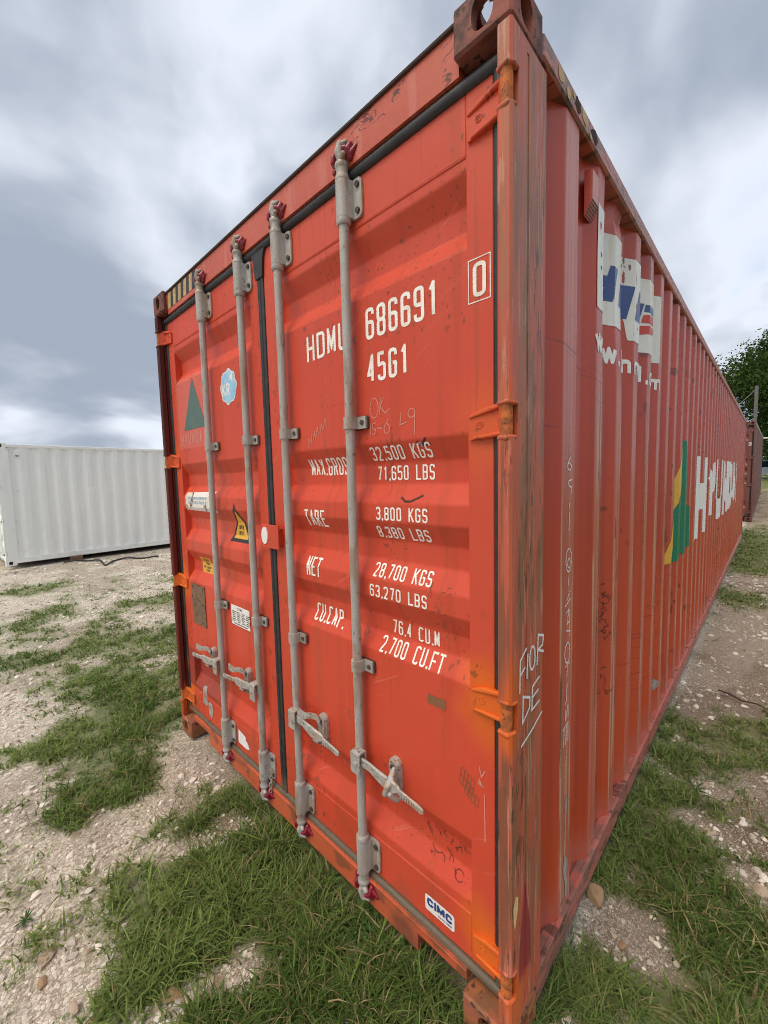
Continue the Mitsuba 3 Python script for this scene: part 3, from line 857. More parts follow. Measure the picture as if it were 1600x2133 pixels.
    for n, (x0, x1) in enumerate(LEAVES):
        a, b = x0 + SILE, x1 - SILE
        leaf = cat(sheet_xz(a - .004, b + .004, prof, 20, fancy), bev(x0, .050, .185, a, .10, zt, .004), bev(b, .050, .185, x1, .10, zt, .004), bev(a - .003, .0505, .185, b + .003, .10, .340, .004), bev(a - .003, .0505, zt - .159, b + .003, .10, zt, .004),
                   bev(x0 + .01, .098, .19, x1 - .01, .12, zt - .01, .002))
        leaf = cat(leaf, cyl((a, .0515, zt - .160), (b, .0515, zt - .160), .0028, 6), cyl((a, .0515, .341), (b, .0515, .341), .0022, 6))
        d = t.add('door', leaf, M['door'], 30)
        o0, o1 = (x0 - .026, x1 + .0235) if n == 0 else (x0 - .0235, x1 + .026)
        gk = [tube([(o0, .052, zt + .012), (o1, .052, zt + .012)], .019, 8), tube([(o0, .054, .166), (o1, .054, .166)], .0185, 8), bev(o0, .044, .16, x0 + .001, .09, zt + .01, .008), bev(x1 - .001, .044, .16, o1, .09, zt + .01, .008)]
        if n == 0:
            gk += [plate_xz(Polygon([(-1.272, zt + .004), (-1.166, zt + .004), (-1.185, zt - .035), (-1.193, zt - .11), (-1.246, zt - .11), (-1.255, zt - .035)]).buffer(.004, 4), .039, .055)]
        t.add('gasket', cat(*gk), M['rubber'], 50, d)
        for hz in hinges:
            t.add('hinge', hinge_mesh(hz, 1 if n else -1, 0), M['door'], 35, d)
    for x, s in ((-1.778, -1), (-1.355, -1), (-1.032, 1), (-.618, 1)):
        locking_bar(t, x, s, M, H, fancy, x < -1)
    return t


MAIN = dict(casting='rust_casting', post='red_post', post_l='grimy_shaded_post', pin='rust_pin', rail='red_rail', bottom='red_rail', side='red_side', header='red_header', sill='red_sill', door='red_door', rubber='rubber', bar='galvanised', bolt='dark_bolt', keeper='keeper_red', handle='handle_steel', dark='interior_dark')
WHITE = dict.fromkeys(MAIN, 'white_shell') | dict(rubber='rubber', bolt='dark_bolt', dark='interior_dark', dents=0.011)
MAROON = dict.fromkeys(MAIN, 'maroon_shell') | dict(rubber='rubber', bolt='dark_bolt', dark='interior_dark', rail='pale_rail', bar='handle_steel', handle='handle_steel')

box_main = container('shipping_container', 'large weathered orange-red container in front, with four grey locking bars and white lettering', None, np.eye(4), 12.192, 2.896, MAIN, True)
R = box_main.root
LD, RD, SP = R + '__door', R + '__door_001', R + '__side_panel'

# ---------------------------------------------------------------- print on the right-hand door
lett = [text_fit('HDMU', -.898, -.654, 2.185, 2.283, .0122), text_fit('686691', -.558, -.252, 2.188, 2.292, .0122), text_fit('45G1', -.556, -.368, 2.042, 2.137, .0120),
        text_fit('0', -.136, -.096, 2.197, 2.287, .0110, 0), sbox(-.151, 2.184, -.082, 2.299).difference(sbox(-.1482, 2.1868, -.0848, 2.2962))]
box_main.letters(unary_union(lett), door_decal, 'print_white', RD)
lett = [text_fit('MAX.GROSS', -.948, -.676, 1.731, 1.800, .0074, .22), text_fit('32,500 KGS', -.567, -.300, 1.776, 1.824, .0060), text_fit('71,650 LBS', -.556, -.302, 1.706, 1.756, .0060),
        text_fit('TARE', -.960, -.825, 1.521, 1.592, .0080), text_fit('3,800 KGS', -.532, -.305, 1.569, 1.615, .0060), text_fit('8,380 LBS', -.546, -.312, 1.503, 1.546, .0060),
        text_fit('NET', -.960, -.866, 1.311, 1.389, .0080), text_fit('28,700 KGS', -.563, -.302, 1.362, 1.410, .0060), text_fit('63,270 LBS', -.574, -.313, 1.289, 1.334, .0060),
        text_fit('CU.CAP.', -.945, -.757, 1.112, 1.182, .0076), text_fit('76.4 CU.M', -.499, -.293, 1.156, 1.207, .0060), text_fit('2,700 CU.FT', -.537, -.262, 1.089, 1.141, .0060)]
box_main.letters(unary_union(lett), door_decal, 'print_white', RD)
box_main.add('sticker', door_decal(rrect(-.340, .226, -.220, .284, .009)), 'plain_white', parent=RD, label='white rounded maker sticker low on the right-hand door')
box_main.add('sticker_print', door_decal(unary_union([*[affinity.translate(glyph(c_, w_, .030, .0088), x_, .246) for c_, w_, x_ in (('C', .027, -.331), ('I', .009, -.301), ('M', .031, -.289), ('C', .027, -.255))], text_fit('NANTONG', -.285, -.231, .2335, .2405, .0013)]), .0024), 'navy', parent=RD)
box_main.add('tape', door_decal(sbox(-.317, .976, -.245, 1.008)), 'brown_tape', parent=RD)


def arcline(cx, cz, rx, rz, a0, a1, n=14):
    return [(cx + rx * math.cos(math.radians(a)), cz + rz * math.sin(math.radians(a))) for a in np.linspace(a0, a1, n)]


chalk = [arcline(-.528, 1.955, .020, .034, 60, 420), [(-.497, 1.985), (-.502, 1.93), (-.500, 1.955), (-.484, 1.983)], [(-.498, 1.956), (-.476, 1.932), (-.455, 1.945)],
         [(-.545, 1.905), (-.548, 1.865)], [(-.522, 1.905), (-.536, 1.903), (-.538, 1.886), (-.522, 1.882), (-.528, 1.866), (-.538, 1.868)], [(-.515, 1.886), (-.49, 1.884)], arcline(-.470, 1.880, .013, .016, 100, 440), [(-.472, 1.896), (-.462, 1.912)],
         [(-.405, 1.925), (-.412, 1.885), (-.382, 1.893)], arcline(-.362, 1.918, .014, .014, 30, 390), [(-.348, 1.92), (-.352, 1.85)],
         [(-.915, 1.848), (-.905, 1.886)], [(-.893, 1.862), (-.885, 1.90)], [(-.910, 1.866), (-.888, 1.88)], [(-.878, 1.868), (-.868, 1.908), (-.862, 1.880), (-.848, 1.925), (-.842, 1.893)], [(-.830, 1.9), (-.822, 1.935), (-.812, 1.91), (-.798, 1.955), (-.792, 1.92)]]
box_main.add('chalk_writing', door_decal(scrawl(chalk, .0028)), 'faint_chalk', parent=RD, label='faint chalk initials and date scrawled across the right-hand door')
pen = []
r = np.random.default_rng(12)
for k in range(16):
    a, z = r.uniform(-.36, -.20), r.uniform(.40, .52)
    pen.append(np.cumsum(np.vstack([[(a, z)], r.normal(0, .0055, (3, 2)) + (.003, -.004)]), 0).tolist())
pen += [arcline(-.215, .415, .016, .014, 40, 330), [(-.30, .975 - .45), (-.285, .51), (-.275, .53)], arcline(-.31, .445, .02, .015, 180, 330)]
box_main.add('pen_scrawl', door_decal(scrawl(pen, .0022)), 'pen_black', parent=RD)
g = []
for k, (a, z) in enumerate(((-.185, .80), (-.19, .775), (-.172, .75))):
    g += [arcline(a + .012 * j, z - .006 * j, .007, .017, 0, 330) for j in range(4)]
box_main.add('pen_scrawl', door_decal(scrawl(g, .0018)), 'brown_tape', parent=RD)
marks = [[(-.42, 1.648), (-.40, 1.636), (-.375, 1.637), (-.335, 1.655)], [(-.345, 1.826), (-.33, 1.815), (-.31, 1.835)], [(-.335, 1.815), (-.30, 1.817)]]
box_main.add('scuff', door_decal(scrawl(marks, .007)), 'pen_black', parent=RD)
box_main.add('chalk_writing', door_decal(scrawl([[(-.108, .77), (-.106, .62)], [(-.125, .85), (-.118, .82), (-.105, .845)], [(-.13, .80), (-.12, .79), (-.126, .81), (-.112, .79)]], .0028)), 'faint_chalk', parent=RD)
box_main.add('chalk_writing', door_decal(scrawl([[(-.79, .555), (-.795, .51)], arcline(-.755, .53, .014, .016, 60, 300), [(-.72, .54), (-.735, .52), (-.715, .51), (-.73, .495)], [(-.70, .525), (-.69, .523)], [(-.675, .545), (-.68, .51), (-.67, .495)]], .0026)), 'faint_chalk', parent=RD)

# ---------------------------------------------------------------- print on the left-hand door
tri = Polygon([(-2.040, 2.336), (-2.198, 2.038), (-1.880, 2.038)])
box_main.add('emblem', door_decal(tri), 'faded_green', parent=LD, label='faded dark green triangle emblem')
box_main.add('lettering', door_decal(text_fit('HYUNDAI', -2.250, -1.880, 1.950, 2.022, .014)), 'ghost_print', parent=LD, label='ghost of removed lettering under the green triangle')
ang = np.linspace(0, 2 * math.pi, 40, endpoint=False)
wav = [(-1.583 + (.088 + .006 * math.cos(8 * a)) * math.cos(a), 2.206 + (.088 + .006 * math.cos(8 * a + 1)) * math.sin(a)) for a in ang]
wav_in = [(-1.583 + (.082 + .006 * math.cos(8 * a)) * math.cos(a), 2.206 + (.082 + .006 * math.cos(8 * a + 1)) * math.sin(a)) for a in ang]
box_main.add('sticker', door_decal(Polygon(wav)), 'plain_white', parent=LD)
box_main.add('sticker', door_decal(Polygon(wav_in), .002), 'sky_blue', parent=LD, label='pale blue wavy-edged seal sticker')
box_main.add('sticker_print', door_decal(unary_union([text_fit('KR', -1.650, -1.565, 2.160, 2.225, .0105, .22), Polygon([(-1.58, 2.235), (-1.525, 2.285), (-1.535, 2.225), (-1.55, 2.24)])]), .003), 'plain_white', parent=LD)
box_main.add('sticker', door_decal(Polygon([(-2.248, 1.545), (-2.248, 1.655), (-1.83, 1.661), (-1.845, 1.63), (-1.812, 1.540)])), 'sticker_white', parent=LD, label='weathered white sticker curling at its right end')
rows = unary_union([text_fit(w, -2.19 + o, -1.90 + o, z, z + .018, .004) for w, z, o in (('EMPTY', 1.622, 0), ('CONTAINER', 1.594, .01), ('ONLY', 1.566, 0))][:0] + [sbox(-2.20 + .03 * k + .004 * (k % 3), 1.585 + .028 * j, -2.178 + .03 * k, 1.602 + .028 * j) for k in range(9) for j in range(2)])
box_main.add('sticker_print', door_decal(rows, .0024), 'blue_print', parent=LD)
yt = Polygon([(-1.596, 1.602), (-1.700, 1.390), (-1.492, 1.390)])
box_main.add('sticker', door_decal(yt), 'black_print', parent=LD, label='yellow and black warning triangle with writing')
box_main.add('sticker', door_decal(yt.buffer(-.017, join_style='mitre'), .002), 'logo_yellow', parent=LD)
box_main.add('sticker_print', door_decal(unary_union([text_fit('SUPER', -1.622, -1.570, 1.458, 1.480, .003), text_fit('HEAVY', -1.622, -1.570, 1.426, 1.448, .003)]), .0028), 'black_print', parent=LD)
box_main.add('sticker', door_decal(sbox(-2.136, 1.150, -1.988, 1.252)), 'logo_yellow', parent=LD, label='small square yellow label with writing')
box_main.add('sticker_print', door_decal(unary_union([text_fit('ACEP', -2.105, -2.02, 1.224, 1.242, .004), text_fit('FROM', -2.085, -2.035, 1.202, 1.216, .003), text_fit('KR-0031', -2.115, -2.005, 1.180, 1.194, .003), text_fit('1988', -2.085, -2.035, 1.160, 1.173, .003)]), .0024), 'pen_black', parent=LD)
box_main.add('data_plate', cat(door_decal(sbox(-2.240, .810, -2.036, 1.072), .004), *[cyl((a, .046, b), (a, .05, b), .006, 8) for a in (-2.228, -2.048) for b in (.822, 1.06)]), 'brown_plate', parent=LD, label='brown weathered data plate riveted to the left-hand door')
box_main.add('data_plate', door_decal(sbox(-1.689, .927, -1.484, 1.038), .003), 'plain_white', parent=LD, label='white printed data plate between the left-hand bars')
rr = [text_fit('CIMC', -1.615, -1.562, 1.016, 1.029, .0026, .2)] + [sbox(-1.68 + .052 * c + .003 * ((c * 7 + j) % 4), .948 + .0105 * j, -1.645 + .052 * c + .005 * ((c + j) % 3), .9525 + .0105 * j) for c in range(4) for j in range(6)] + [sbox(-1.66, .934, -1.51, .9385)]
box_main.add('sticker_print', door_decal(unary_union(rr), .0042), 'black_print', parent=LD)
box_main.add('torn_sticker', door_decal(Polygon([(-1.685, .305), (-1.69, .225), (-1.60, .222), (-1.563, .232), (-1.578, .262), (-1.600, .270), (-1.604, .292), (-1.640, .297)])), 'plain_white', parent=LD, label='torn white paper scrap low on the left-hand door')
box_main.add('torn_sticker', door_decal(unary_union([Polygon([(-2.16, .395), (-2.165, .285), (-2.11, .275), (-2.09, .30), (-2.10, .36), (-2.12, .40)]), Polygon([(-2.085, .31), (-2.08, .235), (-2.045, .22), (-2.02, .25), (-2.02, .315), (-2.045, .33)])])), 'torn_grey', parent=LD)
box_main.add('chalk_writing', door_decal(scrawl([arcline(-2.17, 1.49, .02, .022, 50, 400), [(-2.13, 1.50), (-2.125, 1.47), (-2.11, 1.49), (-2.10, 1.47), (-2.08, 1.478)]] + [[(-2.19 + .03 * k, 1.345), (-2.185 + .03 * k, 1.315)] for k in range(6)], .004)), 'ghost_print', parent=LD)
# the seal plate that bridges the leaves, and the chain
k = box_main.add('seal_plate', cat(bev(-1.262, .018, 1.404, -1.122, .026, 1.514, .003), bev(-1.19, .026, 1.42, -1.13, .051, 1.50, .003)), 'red_door', 30, label='small red plate bridging the two doors')
ov = [(-1.232 + .026 * math.cos(a), 1.462 + .040 * math.sin(a)) for a in ang]
box_main.add('seal_disc', plate_xz(Polygon(ov), .013, .0178), 'plain_white', 30, parent=k)
links = []
for j in range(7):
    a = np.linspace(0, 2 * math.pi, 15)
    h = np.stack([.0075 * np.cos(a), 0 * a, .0125 * np.sin(a)], -1) if j % 2 else np.stack([0 * a, .0075 * np.cos(a), .0125 * np.sin(a)], -1)
    links.append(tube(h + (-1.297 - .001 * j, .026 - .001 * j, .258 - .0175 * j), .0026, 6))
box_main.add('chain', cat(*links), 'handle_steel', 40)
# hazard stripes on the header
st, bl = [], []
for k in range(5):
    a = -2.262 + .080 * k
    q = Polygon([(a, 2.785), (a + .040, 2.785), (a + .062, 2.870), (a + .022, 2.870)])
    st.append(q)
    bl.append(affinity.translate(q, .040, 0))
fy = lambda z: .030 - .006 * (z - 2.76) / .116


def header_decal(g, off=.0016):
    out = []
    for p in polys(g):
        v, f = tri2(p)
        out.append(tm(np.stack([v[:, 0], fy(v[:, 1]) - off, v[:, 1]], -1), f))
    return cat(*out)


HD = R + '__door_header'
for q in st:
    box_main.add('hazard_stripe', header_decal(q), 'hazard_yellow', parent=HD, label='yellow stripe of the hazard sticker at the left end of the header')
for q in bl:
    box_main.add('hazard_stripe', header_decal(q), 'black_print', parent=HD)


def plane_x(g, x):
    out = []
    for p in polys(g):
        v, f = tri2(p)
        out.append(tm(np.stack([0 * v[:, 0] + x, v[:, 0], v[:, 1]], -1), f))
    return cat(*out)


def ragged(y, z, ry, rz, seed):
    r = np.random.default_rng(seed)
    n = 16
    return Polygon([(y + ry * math.cos(a) * r.uniform(.6, 1.1), z + rz * math.sin(a) * r.uniform(.6, 1.1)) for a in np.arange(n) * 2 * math.pi / n])


TR = R + '__top_rail'
frag = unary_union([ragged(.30, 2.835, .03, .02, 1), ragged(.36, 2.823, .018, .022, 2), ragged(.505, 2.838, .035, .022, 3), ragged(.56, 2.815, .012, .012, 4), ragged(.405, 2.845, .012, .012, 5)]).intersection(sbox(.2, 2.807, 1, 2.861))
for g_ in polys(frag):
    box_main.add('hazard_fragment', plane_x(g_, .0014), 'hazard_yellow', parent=TR, label='flaking yellow fragment of a hazard sticker on the top rail')
frag = unary_union([ragged(.44, 2.837, .03, .024, 6), ragged(.60, 2.836, .035, .024, 7)]).intersection(sbox(.2, 2.807, 1, 2.861))
for g_ in polys(frag):
    box_main.add('hazard_fragment', plane_x(g_, .0011), 'interior_dark', parent=TR)

# ---------------------------------------------------------------- print on the long side
white = sbox(.700, 2.320, 1.82, 2.680).difference(unary_union([ragged(1.199, 2.595, .009, .035, 8), ragged(.735, 2.615, .012, .014, 9), ragged(.752, 2.52, .012, .010, 10), ragged(.755, 2.475, .010, .010, 17), Polygon([(1.10, 2.46), (1.192, 2.428), (1.207, 2.395), (1.212, 2.36), (1.221, 2.326), (1.222, 2.30), (1.10, 2.30)]), ragged(1.70, 2.45, .055, .3, 14), ragged(.99, 2.53, .006, .025, 15), ragged(1.275, 2.60, .004, .03, 16), ragged(1.29, 2.48, .005, .02, 18)]))
box_main.add('logo_panel', side_decal(white), 'sticker_white', parent=SP, label='torn white logo panel near the doors')
Hh = unary_union([Polygon([(.80, 2.417), (.855, 2.417), (.90, 2.562), (.845, 2.562)]), Polygon([(.905, 2.417), (.968, 2.417), (1.022, 2.562), (.958, 2.562)]), Polygon([(.82, 2.471), (.95, 2.471), (.96, 2.518), (.83, 2.518)])])
M1 = Polygon([(1.03, 2.416), (1.217, 2.414), (1.262, 2.562), (1.17, 2.562), (1.155, 2.50), (1.125, 2.562), (1.08, 2.562)])
M2 = unary_union([Polygon([(1.264, 2.418), (1.455, 2.416), (1.506, 2.560), (1.45, 2.560), (1.42, 2.50), (1.38, 2.560), (1.328, 2.560)]), Polygon([(1.504, 2.521), (1.513, 2.557), (1.72, 2.557), (1.72, 2.521)])])
for g_ in (Hh, M1, M2):
    box_main.add('logo', side_decal(g_, off=.0026), 'navy', parent=SP, label='dark blue slanted letter of the logo')
for g_ in (Polygon([(1.486, 2.466), (1.500, 2.504), (1.56, 2.512), (1.74, 2.515), (1.74, 2.48), (1.56, 2.468)]), Polygon([(1.462, 2.402), (1.481, 2.450), (1.56, 2.458), (1.70, 2.46), (1.66, 2.43), (1.535, 2.415)])):
    box_main.add('logo', side_decal(g_, off=.0028), 'logo_red', parent=SP, label='red swoosh of the logo')
x_, web = .690, []
for c_ in 'www.hmm21.com':
    w_ = {'w': .085, 'm': .105, '.': .028, 'h': .065, '1': .038, '2': .06}.get(c_, .065)
    web.append(affinity.translate(glyph(c_, w_, .092 if c_ in '12' else .070, .019), x_, 2.163))
    x_ += w_ + .020
box_main.letters(unary_union(web), side_decal, 'plain_white', SP)
hy = []
for c_, y_ in zip('HYUNDAI', (3.555, 4.555, 5.45, 6.38, 7.31, 8.18, 9.11)):
    hy.append(affinity.translate(glyph(c_, .26 if c_ == 'I' else .84, .77, .255), y_, 1.08).intersection(sbox(3, 1.08, 10, 1.845)))
box_main.letters(unary_union(hy), side_decal, 'plain_white', SP)
green = unary_union([Polygon([(2.46, 1.10), (2.60, 1.40), (2.625, 1.449), (2.74, 1.56), (2.74, 1.06), (2.60, 1.05)]), sbox(2.70, 1.355, 2.90, 1.412),
                     Polygon([(2.86, 1.10), (2.86, 1.90), (2.90, 1.951), (2.94, 1.94), (2.98, 1.84), (3.02, 1.51), (3.22, 1.419), (3.263, 1.081), (3.14, 1.085), (3.02, 1.05), (2.94, 1.06)])])
yel = Polygon([(2.29, 1.075), (2.40, 1.085), (2.625, 1.449), (2.735, 1.56), (2.76, 1.93), (2.69, 1.80)])
box_main.add('emblem', side_decal(yel), 'logo_yellow', parent=SP, label='yellow left stroke of the triangular emblem')
box_main.add('emblem', side_decal(green, off=.0022), 'logo_green', parent=SP, label='green part of the triangular emblem')
# handwriting on the post and the first corrugation
fio = [[(.052, 1.215), (.048, 1.125)], [(.052, 1.213), (.088, 1.235)], [(.050, 1.170), (.078, 1.184)], [(.098, 1.215), (.093, 1.150)], arcline(.128, 1.195, .018, .034, 0, 360), [(.160, 1.165), (.168, 1.252)], [(.168, 1.25), (.205, 1.238), (.198, 1.212), (.166, 1.205)], [(.170, 1.204), (.204, 1.19)],
       [(.070, 1.105), (.066, 1.028)], [(.068, 1.104), (.112, 1.085), (.110, 1.055), (.066, 1.028)], [(.130, 1.11), (.126, 1.04)], [(.130, 1.109), (.175, 1.122)], [(.128, 1.076), (.168, 1.085)], [(.126, 1.04), (.176, 1.048)], [(.060, .965), (.125, .98), (.196, 1.005)]]
box_main.add('handwriting', plane_x(scrawl(fio, .0074), .0012), 'plain_white', parent=R + '__corner_post', label='white paint-pen word FIOR DE on the corner post')


def vrow(y, z, s, lines):
    return [[(y + a * s, z + b * s) for a, b in l] for l in lines]


ch = []
ch += vrow(.415, 1.725, .045, [[(.5, 1), (0, .5), (0, .1), (.5, 0), (.8, .3), (.3, .55), (0, .4)]]) + vrow(.415, 1.645, .05, [[(.8, 1), (.2, .9), (.2, .6), (.8, .45), (.6, 0)]]) + [[(.432, 1.615), (.432, 1.60)]] + [[(.435, 1.585), (.432, 1.525)]]
ch += [arcline(.434, 1.425, .026, .040, 80, 420), arcline(.436, 1.415, .012, .016, 0, 300), [(.436, 1.365), (.434, 1.34)], [(.42, 1.29), (.45, 1.315)], [(.405, 1.272), (.455, 1.29)], [(.415, 1.245), (.44, 1.255), (.425, 1.205), (.45, 1.215)], [(.42, 1.185), (.455, 1.175)], [(.45, 1.25), (.452, 1.16)]]
ch += [arcline(.432, 1.105, .024, .036, 0, 360), [(.415, 1.06), (.455, 1.065)], [(.434, 1.055), (.430, 1.02)], [(.434, .995), (.428, .935), (.418, .925)], [(.42, .905), (.424, .865), (.446, .915), (.448, .87)], [(.40, .84), (.45, .85)], [(.412, .845), (.41, .775)], [(.432, .85), (.43, .775)], [(.448, .85), (.45, .78)]]
box_main.add('chalk_writing', side_decal(scrawl(ch, .0042)), 'chalk', parent=SP, label='upright chalk numbers on the first corrugation beside the corner post')
tags = []
r = np.random.default_rng(31)
for k in range(34):
    a, z = r.uniform(.98, 1.05), r.uniform(.72, 1.24)
    if abs(z - .93) < .05:
        continue
    tags.append(np.cumsum(np.vstack([[(a - .09, z)], r.normal(0, .012, (5, 2))]), 0).tolist())
box_main.add('pen_scrawl', side_decal(scrawl(tags, .0022)), 'pen_black', parent=SP)
box_main.add('paint_chip', plane_x(Polygon([(.012, .515), (.028, .54), (.042, .525), (.040, .49), (.022, .44), (.014, .47)]), .0012), 'cream_chip', parent=R + '__corner_post')
box_main.add('paint_chip', side_decal(unary_union([ragged(.44, .55, .012, .05, 3), ragged(.44, .30, .02, .06, 4), ragged(.45, .22, .014, .05, 6), ragged(2.06, .34, .05, .04, 5)])), 'torn_grey', parent=SP)
# ventilator box
vb = hull([(-.03, .600, 2.60), (-.03, .675, 2.60), (-.03, .600, 2.745), (-.03, .675, 2.745), (-.004, .603, 2.645), (-.004, .672, 2.645), (-.004, .603, 2.74), (-.004, .672, 2.74)])
vent = box_main.add('ventilator', vb, 'red_side', 30, label='small ventilator box high on the side near the doors')
box_main.add('grille', cat(*[cyl((-.0285 + .0045 * k, .603, 2.605 + .0078 * k), (-.0285 + .0045 * k, .672, 2.605 + .0078 * k), .0022, 6) for k in range(6)], *[cyl((-.030, .608 + .0105 * k, 2.602), (-.0045, .608 + .0105 * k, 2.646), .0014, 5) for k in range(7)]), 'vent_grille', parent=vent)

# ---------------------------------------------------------------- the two other containers
wc = container('shipping_container', 'white painted container with faint dents standing across the gravel behind the orange one', None, shift(-11.08, -.339, .06) @ rotz(2.4), 6.058, 2.591, WHITE, False)
k = wc.add('ventilator', bev(-.03, .30, 2.30, .004, .375, 2.43, .006), 'white_shell', 30)
wc.add('grille', cat(*[bev(.004, .304, 2.305 + .009 * j, .0065, .371, 2.310 + .009 * j, .001) for j in range(4)]), 'vent_grille', parent=k)
t = Thing('timber_block', 'short timber block under the long edge of the white container', 'timber block')
t.add('', bev(-11.30, .75, -.02, -11.10, .98, .115, .006), 'brown_plate')
dk = container('shipping_container', 'dark maroon container in line behind the far end of the orange one', None, shift(.10, 15.0, .2) @ rotx(1.1), 12.192, 2.896, MAROON, False)
num = text_fit('9', -.145, -.085, 2.19, 2.30, .016, 0)
dk.add('lettering', plate_xz(num, .047, .0495), 'plain_white', parent=dk.root + '__door_001')
dk.add('lettering', plane_x(unary_union([affinity.translate(glyph(c, .05, .09, .013), .08, z) for c, z in (('S', 2.52), ('O', 2.40), ('5', 2.28), ('1', 2.10))]), .0015), 'plain_white', parent=dk.root + '__corner_post')

# ---------------------------------------------------------------- ground
BLOBS = [(-0.82, -0.12, 0.2, 0.36, 1.2), (-1.2, -0.27, 0.18, 0.39, 1.0), (-0.99, -0.46, 0.14, 0.29, 0.9), (-0.49, -0.1, 0.12, 0.34, 1.2), (-0.65, -0.39, 0.08, 0.36, 0.8), (-0.28, -0.05, 0.08, 0.24, 1.2), (-1.26, 0.09, 0.11, 0.25, 0.9), (-1.35, -0.55, 0.13, 0.19, 0.6), (-1.05, -0.74, 0.08, 0.15, 0.45), (-0.69, 0.03, 0.11, 0.15, 1.1), (-1.57, -0.01, 0.08, 0.18, 0.5), (-0.85, -0.43, 0.07, 0.12, -0.45), (-0.79, -0.45, 0.07, 0.18, -0.3), (-1.02, .08, .06, .25, .8), (-1.35, .10, .05, .2, .45), (-2.75, -.25, .35, .25, .5), (-3.3, -.2, .5, .45, .35), (-5.2, .2, .5, .5, .4), (-5.6, -.4, .4, .6, .4), (-2.5, -.45, .2, .25, .55), (-7.3, .4, .5, .8, .3), (-1.75, -.35, .12, .2, .35), (-2.12, -0.09, 0.21, 0.27, -0.8), (-1.62, 0.19, 0.1, 0.19, -0.3), (-4.7, -0.17, 0.26, 0.88, 1.0), (-4.08, 0.32, 0.26, 0.37, 0.9), (-3.89, -0.35, 0.25, 0.3, 0.8), (-3.54, -0.11, 0.28, 0.47, 0.7), (-2.96, -0.45, 0.21, 0.53, 1.0), (-2.66, -0.08, 0.25, 0.19, 0.7), (-3.14, 0.03, 0.16, 0.22, 0.8), (-3.43, 0.28, 0.22, 0.19, 0.8), (-2.2, -0.41, 0.12, 0.31, 0.75), (-2.09, -0.53, 0.09, 0.16, 0.6), (-6.39, -0.43, 0.32, 0.53, 0.9), (-8.54, -0.35, 0.39, 0.59, 0.9), (-8.49, -0.08, 0.32, 0.39, 0.7), (-6.15, 0.77, 0.26, 0.41, 0.9), (-6.13, 1.15, 0.39, 0.19, 0.8), (-6.86, -0.18, 0.22, 0.32, 0.5), (-1.75, -0.94, 0.08, 0.07, 0.5), (-2.17, -0.07, 0.1, 0.17, 0.3), (-1.56, -0.18, 0.09, 0.18, 0.5), (0.37, 0.91, 0.85, 0.7, 0.85), (0.35, .45, .25, .3, .45), (.06, 1.25, .12, .12, .8), (.10, 1.55, .14, .14, .6), (.30, 1.0, .12, .15, .55), (.45, 1.65, .12, .2, .5), (.45, .75, .1, .2, .5), (.12, 1.9, .5, .2, .5), (.15, 4.3, .6, .3, .5), (.5, 9, 2.0, .8, .6), (0.38, 2.58, 0.61, 0.5, 0.9), (0.17, 6.19, 1.35, 0.47, 0.8), (-0.12, 8.22, 0.86, 0.6, 0.6), (0.11, 13.04, 2.47, 0.75, 1.2), (0.34, 10.27, 1.23, 0.48, 1.0), (0.18, 3.43, 0.63, 0.45, -1.5), (0.07, 2.72, 0.3, 0.19, -0.5), (0.43, 4.99, 0.7, 0.33, -1.0), (0.14, 0.72, 0.08, 0.18, -1.3), (0.16, 0.6, 0.08, 0.15, -1.0), (0.35, 1.41, 0.08, 0.22, -1.1), (0.28, 1.69, 0.12, 0.3, -0.9), (0.51, 1.19, 0.15, 0.13, -1.1), (0.32, 0.61, 0.08, 0.27, -0.5), (0.34, 7.3, 0.46, 0.54, -0.9), (-0.03, 15.56, 1.32, 0.71, -0.8), (0.21, 1.16, 0.08, 0.17, 0.4), (0.31, 19.06, 3.56, 0.64, -1.6), (0.25, 36.19, 6.0, 1.18, 1.0)]


def grass_mask(x, y):
    s = np.zeros_like(x) - 0.04 + 0.20 * np.exp(-((x + 3.3) / 1.6) ** 2) * np.clip((y + 1.0) / .5, 0, 1) + 0.0 * x
    s = s + 1.1 * np.clip((y - 30) / 8, 0, 1) + 0.9 * np.clip((x - 0.9) / 0.8, 0, 1) * np.clip((40 - y) / 10, 0, 1)     # open pasture beyond and to the right
    for bx, by, ra, rt, w in BLOBS:
        dx, dy = bx - 0.474, by + 0.965
        h = math.hypot(dx, dy)
        ux, uy = dx / h, dy / h
        a, b = (x - bx) * ux + (y - by) * uy, -(x - bx) * uy + (y - by) * ux
        s = s + w * np.exp(-((a / ra) ** 2 + (b / rt) ** 2))
    p = np.stack([x, y, 0 * x], -1)
    s = s + 0.95 * (meshkit.fbm(p * 3.1, 4, 4) - 0.5) + 1.25 * (meshkit.fbm(p * 9, 3, 6) - 0.5) + 0.7 * (meshkit.fbm(p * 0.9 + 7, 3, 12) - 0.5)
    t = np.clip((s + 0.02) / 1.05, 0, 1)
    return t * t * (3 - 2 * t)


def ground_z(x, y):
    z = np.interp(y, [9, 12, 15, 27, 45, 90], [0, .045, .19, .42, .95, 1.0])
    p = np.stack([x, y, 0 * x], -1)
    near = np.exp(-((x - .5) ** 2 + (y + 1) ** 2) / 400)
    b = 0.035 * (meshkit.fbm(p * 0.9, 3, 2) - 0.5) + near * 0.014 * (meshkit.fbm(p * 7, 3, 8) - 0.5)
    return z + b - 0.012


def warp(n, c, s=700, k=9.0):
    return c + s * np.sinh(k * np.linspace(-1, 1, n)) / math.sinh(k)


